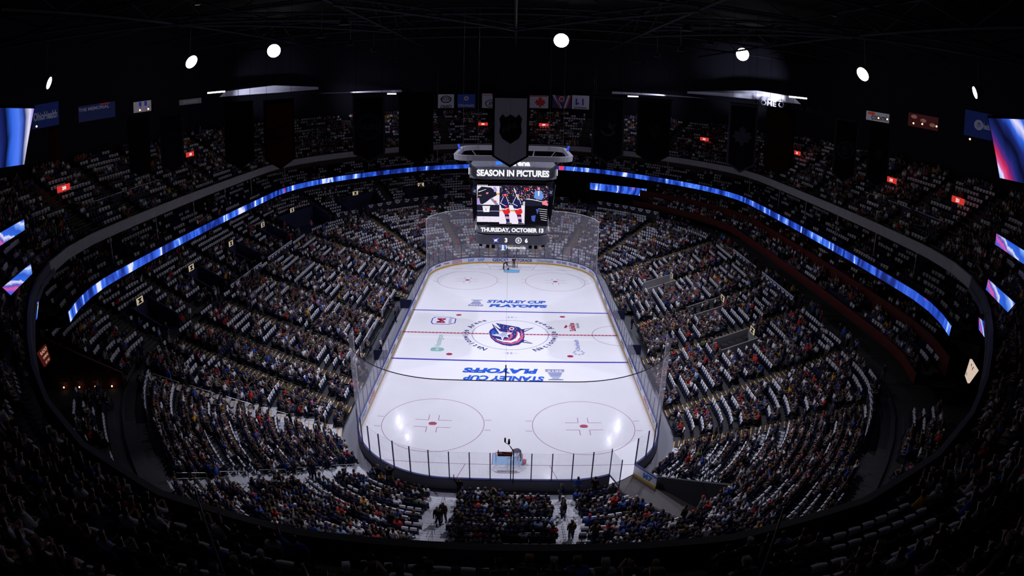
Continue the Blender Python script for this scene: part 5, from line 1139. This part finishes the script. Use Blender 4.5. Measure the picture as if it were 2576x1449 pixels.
banner(562, 637, 258, 425, 2.4, (.008, .008, .01), (.02, .008, .01), 'plain black banner left of the dark red banner', [('poly', [(-.3, .2), (.4, .3), (.2, -.2), (-.2, -.15)])], (.016, .016, .02))
banner(662, 740, 252, 425, 2.4, (.07, .006, .004), (.006, .003, .004), 'dark red banner with black flaming letter emblem on the left', cc, (.006, .003, .003))
banner(1492, 1573, 243, 415, 2.4, (.008, .009, .018), (.06, .06, .08), 'dark banner with grey swoosh and star emblem, right of scoreboard', [('ring', .35, .5, 3.4, 5.9), ('poly', [(-.05, .1), (.1, .45), (.2, .2), (.6, .4), (.3, .05), (.4, -.15), (.1, 0)])], (.07, .07, .09))
banner(1605, 1690, 250, 417, 2.4, (.010, .010, .012), (.03, .03, .035), 'black banner with faint bird emblem, second right of scoreboard', [('poly', [(-.5, .3), (-.1, .1), (.3, .4), (.4, -.2), (0, -.6), (-.2, -.1)])], (.03, .03, .035))
banner(1835, 1908, 262, 435, 2.4, (.006, .007, .016), (.10, .10, .14), 'navy banner with grey border and leaf emblem on the right', [('poly', leaf)], (.10, .10, .14))
banner(1928, 2003, 275, 440, 2.4, (.05, .005, .005), (.025, .015, .018), 'dark red banner with faint lettering on the right', [('text', 'CAPITALS', 1.5, 0)], (.06, .02, .03))
banner(2102, 2162, 300, 456, 2.4, (.008, .008, .01), (.05, .05, .055), 'black banner with spoked wheel emblem in the right corner', [('ring', .6, .72, 0, 2*PI), ('ring', .36, .4, 0, 2*PI), ('text', 'B', .45, 0)], (.045, .045, .045))
banner(2187, 2245, 312, 466, 2.4, (.008, .008, .01), (.035, .035, .045), 'black banner with thin grey border right of the wheel banner', [('poly', [(-.2, .5), (.3, .4), (.2, -.4), (-.2, -.3)])], (.03, .03, .03))
banner(398, 460, 285, 432, 2.4, (.010, .010, .014), (.045, .03, .035), 'black banner with faint outlined note emblem in the left corner', [('ring', .5, .54, 3.3, 6.1), ('poly', [(-.6, .55), (.6, .6), (.6, .55), (-.6, .5)])], (.05, .04, .05))
banner(318, 375, 292, 440, 2.4, (.006, .006, .008), (.008, .008, .01), 'plain black banner second from the left corner screens')
banner(105, 152, 322, 458, 2.2, (.05, .010, .008), (.02, .015, .015), 'dark red narrow banner beside the large left screen')
banner(2390, 2432, 345, 470, 2.2, (.03, .010, .010), (.015, .012, .012), 'dark narrow banner beside the large right screen')
# ---- flags and sponsor signs on the far upper wall
def wall_sign(p, wd, ht, yaw, bg, label, parts, cat='banner', name='wall_banner'):
    r = empty(name, p, yaw, label, cat); a = MB(); a.box((0, .03, 0), (wd, .06, ht)); a.build('panel', bg, r)
    for m, fn in parts: a = MB(); fn(a); a.build('print', m, r)
    return r
fw = mat('flag_white', (.5, .48, .58), .8); fb = mat('flag_blue', (.03, .07, .40), .8); fr = mat('flag_red', (.5, .03, .03), .8); fn_ = mat('flag_black', (.02, .02, .025), .8); fnav = mat('flag_navy', (.03, .03, .14), .8)
def px_sign(x0, x1, y0, y1, Y): 
    c = at_y((x0+x1)/2, (y0+y1)/2, Y); D = np.linalg.norm(c-CAM); k = D/FPX; return tuple(c), (x1-x0)*k, (y1-y0)*k
def T_(txt, wd, ht, dz=0., du=0.): return lambda a: put_text(a, txt, lambda u, v: (u+du, -.02, v+dz), wd, ht, 0, .03)
def RG(r0, r1, dz=0., sc=1.5):
    def g(a):
        n = 24; base = len(a.v)
        for i in range(n): t = 2*PI*i/n; a.v += [(r0*sc*math.cos(t), -.015, dz+r0*math.sin(t)), (r1*sc*math.cos(t), -.015, dz+r1*math.sin(t))]
        for i in range(n): j = (i+1) % n; a.f.append((base+2*i, base+2*i+1, base+2*j+1, base+2*j)); a.mi.append(0)
    return g
Yf = 62.5
p_, w_, h_ = px_sign(1102, 1142, 237, 272, Yf); wall_sign(p_, w_, h_, 0, fw, 'white flag with black oval emblem and lettering, leftmost on far wall', [(fn_, RG(.6, .8, .4)), (fn_, T_('FOX', 1.8, .7, .5)), (fn_, T_('SPORTS', 1.5, .3, -.2)), (fn_, T_('OHIO', 2.4, .8, -1.2))])
p_, w_, h_ = px_sign(1151, 1195, 237, 272, Yf); wall_sign(p_, w_, h_, 0, fb, 'blue flag with white flower emblem and lettering on far wall', [(fw, T_('OhioHealth', 3.4, .6, -.9)), (fw, RG(.2, .5, .6, 1.0))])
p_, w_, h_ = px_sign(1213, 1258, 235, 272, Yf); wall_sign(p_, w_, h_, 0, fw, 'white flag with oval emblem half hidden by the shield banner', [(fn_, RG(.7, .85, -.6)), (fn_, T_('JS', 1.2, .8, -.6)), (fr, lambda a: a.box((0, -.01, 1.2), (3.6, .01, .1)))])
p_, w_, h_ = px_sign(1320, 1379, 240, 272, Yf); wall_sign(p_, w_, h_, 0, fw, 'white flag with red maple leaf right of the shield banner', [(fr, lambda a: a.prism([(x*1.7+.8, y*1.7-.2) for x, y in leaf], (0, -.02, 0), (1, 0, 0), (0, 0, 1), (0, 1, 0), .01)), (fr, lambda a: a.box((-2.2, -.01, 0), (1.2, .01, 2.9))), (fr, lambda a: a.box((0, -.01, 1.2), (4.6, .012, .2)))], name='wall_flag')
p_, w_, h_ = px_sign(1390, 1436, 240, 272, Yf); wall_sign(p_, w_, h_, 0, fnav, 'navy flag with red and white stripes and circle on far wall', [(fw, lambda a: (a.prism([(-2.0, 1.4), (-1.3, 1.4), (.1, -1.4), (-.4, -1.4)], (0, -.02, 0), (1, 0, 0), (0, 0, 1), (0, 1, 0), .01), a.prism([(1.3, 1.4), (2.0, 1.4), (.9, -1.4), (.4, -1.4)], (0, -.02, 0), (1, 0, 0), (0, 0, 1), (0, 1, 0), .01))), (fr, lambda a: (a.prism([(-1.5, 1.4), (-1.2, 1.4), (-.2, -1.4), (-.5, -1.4)], (0, -.03, 0), (1, 0, 0), (0, 0, 1), (0, 1, 0), .01), a.prism([(1.7, 1.4), (2.0, 1.4), (1.1, -1.4), (.8, -1.4)], (0, -.03, 0), (1, 0, 0), (0, 0, 1), (0, 1, 0), .01))), (fw, RG(.45, .62, .6, 1.)), (fr, RG(.0, .45, .6, 1.))], name='wall_flag')
p_, w_, h_ = px_sign(1439, 1482, 240, 275, Yf); wall_sign(p_, w_, h_, 0, fw, 'white flag with two blue bars and lettering, rightmost on far wall', [(mat('flag_blue2', (.04, .05, .4), .8), lambda a: (a.box((-.9, -.01, .1), (.35, .01, 1.4)), a.box((.5, -.01, .1), (.35, .01, 1.4)), a.box((-.55, -.01, -.3), (.5, .01, .35)))), (fn_, T_('NATIONWIDE', 2.6, .4, -1.2))])
def far_sign(x0, x1, y0, y1, D, bg, label, parts, yawk=1., **k):
    c = at_d((x0+x1)/2, (y0+y1)/2, D); kk = D/FPX; r_ = ray((x0+x1)/2, (y0+y1)/2); return wall_sign(tuple(c), (x1-x0)*kk, (y1-y0)*kk, -math.atan2(r_[0], r_[1])*yawk, bg, label, parts, cat='sign', name='wall_sign')
navsign = glow('sign_navy_dim', (.004, .007, .04), .8); whsign = glow('sign_white_dim', (.12, .11, .14), .8); dimt = glow('letter_dim', (.06, .06, .10), .8)
far_sign(78, 150, 262, 318, 62, navsign, 'navy lettered sign beside the large screen at upper left', [(dimt, T_('OhioHealth', 2.6, .8, 0))])
far_sign(2424, 2500, 284, 345, 62, navsign, 'navy lettered sign beside the large screen at upper right', [(dimt, T_('OhioHealth', 1.9, .6, 0, .45)), (dimt, RG(.25, .5, 0, 1.0))])
far_sign(195, 292, 262, 300, 64, glow('sign_navy_dark', (.006, .008, .03), .8), 'dark navy sponsor sign under the roof at left', [(dimt, T_('THE MEMORIAL', 3.4, .35, .4, -.3)), (glow('letter_red_dim', (.15, .01, .01), .8), lambda a: a.box((.9, -.01, .7), (1.1, .01, .1)))])
far_sign(335, 381, 255, 281, 70, whsign, 'small white lit sign with blue mark under roof at left', [(glow('mark_blue', (.02, .02, .2), .8), lambda a: (a.box((-.25, -.01, .3), (.3, .01, .5)), a.box((.4, -.01, .3), (.3, .01, .5))))])
far_sign(450, 507, 249, 262, 80, glow('sign_grey_dim', (.035, .035, .04), .8), 'small dim grey lettered sign under the roof, left', [(dimt, T_('FIRST FOUNDATION', 1.9, .3))])
far_sign(2178, 2238, 283, 305, 74, whsign, 'white lit sign with dark lettering under the roof at right', [(fn_, T_('COUNTRY', 2.2, .5, -.15, .3)), (glow('mark_red', (.2, .02, .01), .8), lambda a: a.box((-.8, -.01, .3), (.9, .01, .3)))])
far_sign(2283, 2362, 290, 322, 68, glow('sign_maroon', (.03, .006, .008), .8), 'dark maroon sign with three round marks at upper right', [(glow('mark_tan', (.16, .07, .05), .8), lambda a: [a.ball((x, -.02, z), .3, 0, 10, 6, (1.2, .2, .7)) for x, z in ((-1.1, .35), (0, .1), (1.1, -.2))])])
warm = glow('warm_spot', (1, .5, .22), 4)
for i, (px, py, D) in enumerate(((352, 277, 69), (373, 274, 69), (2210, 297, 73), (2232, 300, 73), (2298, 310, 67), (2320, 312, 67), (2356, 318, 67), (92, 318, 61), (2440, 350, 61))):
    c = at_d(px, py, D); b = MB(); b.ball((0, 0, 0), .10); lr = empty('sign_lamp', tuple(c)); b.build('bulb', warm, lr, smooth=True); b = MB(); b.tube([(0, .05, .08), (0, .2, .4)], .025, 5); b.build('arm', black, lr); tag(lr, '%s small warm lamp from the left lighting the upper sponsor signs' % ordn([7, 6, 0, 0, 0, 0, 0, 8, 5][0] if False else [1, 2, 3, 4, 5, 6, 7, 0, 8][i]), 'lamp')
# red lit section signs in the upper deck
zu = lambda d: 17.9+(d-26.2)*.61+1.6
redl = glow('sign_red_lit', (.75, .04, .03), .8)
for i, (px, py, lab) in enumerate(((160, 473, 'leftmost'), (478, 388, 'left'), (1215, 312, 'left of the shield banner'), (1368, 314, 'right of the shield banner'), (1772, 350, 'between two right banners'), (2006, 385, 'beside the right red banner'), (2243, 453, 'right'), (2410, 504, 'rightmost'))):
    q, s, d = at_deck(px, py, zu); nx, ny = NRM(s); r = empty('section_sign', tuple(q), math.atan2(ny, nx)-PI/2, 'red lit section sign with white letters in the upper deck, %s' % lab, 'sign')
    a = MB(); a.box((0, 0, 0), (2.0, .15, .62)); a.build('panel', redl, r); a = MB(); put_text(a, '%d' % (200+i*3), lambda u, v: (u, -.09, v), None, .34, 0, .04); a.build('lettering', ledw, r)
    for x in (-.8, .8): a = MB(); a.box((x, .0, -.9), (.08, .08, 1.3)); a.build('post', darkgrey, r)
# ---- lit soffit bands at the far corners and tubes
pale = mat('pale_soffit_panel', (.55, .55, .66), .5)
def band(pts, label, th=.25, name='soffit_band'):
    a = MB(); vs = [at_d(x, y, D) for x, y, D in pts]; n = len(vs); off = Vector((0, th, 0))
    a.add([tuple(v) for v in vs]+[tuple(Vector(v)+off) for v in vs], [tuple(range(n)), tuple(range(2*n-1, n-1, -1))]+[(i, (i+1) % n, n+(i+1) % n, n+i) for i in range(n)]); return tag(a.build(name, [pale]), kind='structure')
band([(552, 244, 96), (566, 230, 96), (690, 215, 103), (800, 219, 112), (800, 225, 112), (700, 233, 104)], '')
band([(795, 236, 112), (820, 232, 114), (1010, 226, 128), (1010, 232, 128)], '')
band([(2015, 262, 94), (1995, 243, 94), (1905, 228, 100), (1730, 230, 112), (1730, 235, 112), (1900, 250, 100)], '')
band([(1780, 248, 112), (1700, 240, 116), (1540, 230, 128), (1540, 236, 128)], '')
tube_m = glow('tube_white', (.8, .8, 1.), 2.0)
for i, (x0, x1, y0, y1, lab) in enumerate(((974, 997, 236, 236, 'left'), (1579, 1606, 242, 243, 'right'))):
    A_ = at_d(x0, y0, 126); B_ = at_d(x1, y1, 126); a = MB(); a.tube([tuple(A_), tuple(B_)], .16, 6); tag(a.build('tube_light', [tube_m]), 'short white tube light under the far roof edge, %s' % lab, 'lamp')
for i, (x0, x1, y0, y1, lab) in enumerate(((522, 566, 234, 230, 'left'), (1985, 2030, 243, 248, 'right'))):
    A_ = at_d(x0, y0, 93); B_ = at_d(x1, y1, 93); a = MB(); a.tube([tuple(A_), tuple(B_)], .13, 6); tag(a.build('tube_light', [glow('tube_bright', (.9, .9, 1.), 6)]), 'bright tube light at the outer end of the pale soffit, %s' % lab, 'lamp')
hw_ = MB(); q = at_d(1985, 262, 92); put_text(hw_, 'HOME OF THE BLUE', lambda u, v: (q[0]+u*.9, q[1]-u*.4, q[2]+v-.3+u*-.02), 10.5, .8, 0, .03); tag(hw_.build('wall_lettering', [mat('wall_letter_grey', (.008, .008, .014), .7)]), 'grey lettering on the wall under the right pale soffit', 'lettering')
# ---- floodlights facing the ice
lens = glow('lamp_lens', (1, .98, 1), 22); hous = mat('lamp_housing', (.01, .01, .012), .5)
LP = [((1412, 102), 86.5, (0, -40, 10), .68*1.55, 'centre'), ((689, 128), 96, (0, -50, 18), 1.05, 'second from left pair'), ((482, 156), 72, (14, -24, 0), .80, 'left of the brightest pair'), ((124, 209), 66, (20, 12, 4), .62, 'far left'), ((1868, 137), 100, (0, -50, 18), 1.05, 'right'), ((2170, 187), 70, (-14, -24, 0), .82, 'second right'), ((2452, 233), 64, (-20, 12, 4), .60, 'far right')]
for (px, D, tgt, R_, lab) in LP:
    c = Vector(at_d(*px, D)); d = (Vector(tgt)-c).normalized(); r = empty('floodlight', c, 0, 'round white floodlight hanging from the dark roof, %s' % lab, 'lamp'); I = Matrix.Translation(-c)
    a = MB(); a.tube([tuple(c), tuple(c-d*.03)], R_, 24); o = a.build('lens', lens, r); o.matrix_parent_inverse = I
    a = MB(); a.tube([tuple(c-d*.04), tuple(c-d*.5), tuple(c-d*1.0)], [R_*1.06, R_*.9, R_*.35], 20); o = a.build('housing', hous, r); o.matrix_parent_inverse = I
    a = MB(); a.tube([tuple(c-d*.5), (c.x, c.y, 40.9)], .04, 5); o = a.build('hanger', darkgrey, r); o.matrix_parent_inverse = I
# ---- roof trusses and catwalk
trm = mat('truss_steel', (.018, .018, .026), .8, spec=.1)
def truss(p0, p1, dz, label, nseg=14):
    a = MB(); p0, p1 = Vector(p0), Vector(p1)
    a.tube([p0, p1], .16, 4); a.tube([p0+Vector((0, 0, dz)), p1+Vector((0, 0, dz))], .16, 4)
    for i in range(nseg):
        q0 = p0.lerp(p1, i/nseg); q1 = p0.lerp(p1, (i+1)/nseg); u = Vector((0, 0, dz)); a.tube([q0 if i % 2 else q0+u, q1+u if i % 2 else q1], .07, 4)
    return tag(a.build('roof_truss', [trm]), label, 'truss', 'trusses under the roof')
for i, y in enumerate((-26, -12, 2, 16, 30)): truss((-48, y, 37.5), (48, y, 37.5), 2.8, '%s roof truss from the camera running across the dark roof' % ordn(i))
for i, x in enumerate((-34, -17, 0, 17, 34)): truss((x, -38, 37.2), (x, 44, 37.2), 2.8, '%s roof truss from the left running lengthwise under the roof' % ordn(i), 12)
for i, (p, q) in enumerate((((-34, -12, 37), (-17, 16, 37)), ((34, -12, 37), (17, 16, 37)), ((-17, -12, 37), (0, 16, 37)), ((17, -12, 37), (0, 16, 37)), ((-48, -26, 37), (-17, 2, 37)), ((48, -26, 37), (17, 2, 37)))): truss(p, q, .8, '%s slanting roof brace of the dark roof counted from camera side' % ordn(i), 8)
# ================================================================== LIGHT
def spot(loc, tgt, power, size_deg, blend=1., soft=.5, col=(.82, .83, 1.0)):
    ld = bpy.data.lights.new('arena_spot', 'SPOT'); ld.energy = power; ld.spot_size = math.radians(size_deg); ld.spot_blend = blend; ld.shadow_soft_size = soft; ld.color = col
    o = bpy.data.objects.new('arena_spot', ld); COL.objects.link(o); o.location = loc; o.rotation_euler = (Vector(tgt)-Vector(loc)).to_track_quat('-Z', 'Y').to_euler(); return o
PW = .51
XTRA = [(-21.6, 34.6, 34), (21.4, 34.6, 34), (-16, -44, 38), (16, -44, 38), (0, -62, 36), (-30, 20, 38), (30, 20, 38), (-30, -15, 38), (30, -15, 38), (-22, 46, 35), (22, 46, 35)]
for sx in (-1, 1):
    for y in (-18, -9, 2, 14, 29):
        lx = 14 if y == -18 else 19; spot((sx*lx, y, 34), (sx*3, y*.8 if y != -18 else -26, 0), 26000*PW*(1.35 if y == -18 else 1), 102, .95, .35)
        fx = empty('rink_lamp', (sx*lx, y, 34.1), 0, 'dark roof lamp aimed at the ice, %s, %d metres %s the red line' % ('left' if sx < 0 else 'right', abs(y), 'past' if y > 0 else 'before'), 'lamp', 'lamps over the ice')
        a = MB(); a.tube([(0, 0, .1), (0, 0, .7)], [.5, .25], 12); a.build('lamp_hood', hous, fx); a = MB(); a.tube([(0, 0, .7), (0, 0, 6.8)], .04, 5); a.build('hanger', darkgrey, fx)
for sx, xx in ((-1, -21.6), (1, 21.4)): spot((xx, 34.6, 34), (sx*9.6, -21.5, 0), 1000, 24, 1., .45)
# weak fill spots added to brighten the upper seats
for c_ in ((-30, 20, 38), (30, 20, 38), (-30, -15, 38), (30, -15, 38)): spot(c_, (c_[0]*1.5, c_[1]*1.3, 18), 110, 120, 1., .5, (.75, .78, 1.))
for sx in (-1, 1): spot((sx*16, -44, 38), (sx*14, -60, 19), 420, 110, 1., .5, (.8, .8, 1.))  # fill spots added to brighten the near deck
# lamps washing the pale soffits under the far roof corners
def area(loc, tgt, power, sx, sy, col=(.85, .85, 1.)):
    ld = bpy.data.lights.new('soffit_light', 'AREA'); ld.shape = 'RECTANGLE'; ld.size = sx; ld.size_y = sy; ld.energy = power; ld.color = col
    o = bpy.data.objects.new('soffit_light', ld); COL.objects.link(o); o.location = loc; o.rotation_euler = (Vector(tgt)-Vector(loc)).to_track_quat('-Z', 'Y').to_euler()
for px, py, D, tx, pw in ((600, 266, 86, 640, 900), (1965, 270, 86, 1925, 3200)):
    l = at_d(px, py, D); t = at_d(tx, 232, 99 if px < 1000 else 98); spot(tuple(l), tuple(t), pw*14, 34, .9, .3); XTRA.append(tuple(l))
for px, tx in ((905, 930), (1650, 1620)):
    l = at_d(px, 246, 117); t = at_d(tx, 232, 121); area(tuple(l), tuple(t), 260, 2.0, .5)
spot((0, -62, 36), (0, -27, 26), 900, 60, 1., .5, (.8, .8, 1.))  # added fill on the shield banner, standing in for hall bounce
for x in (-22, 22): spot((x, 46, 35), (x*1.2, 62, 22), 250, 100, 1., .5, (.5, .5, 1.))  # blue fill added over the far upper deck

for x, y, z in XTRA:     # hoods added around the extra spots, most of them fill
    fx = empty('added_spot_hood', (x, y, z+.15), 0, 'small dark added spotlight hood, %d metres %s and %d metres %s the red line' % (abs(round(x)), 'left' if x < 0 else 'right', abs(round(y)), 'past' if y > 0 else 'before'), 'lamp', 'added spotlight hoods under the roof')
    a = MB(); a.tube([(0, 0, .15), (0, 0, .6)], [.3, .15], 10); a.build('lamp_hood', hous, fx); a = MB(); a.tube([(0, 0, .6), (0, 0, 40.8-z)], .03, 5); a.build('hanger', darkgrey, fx)
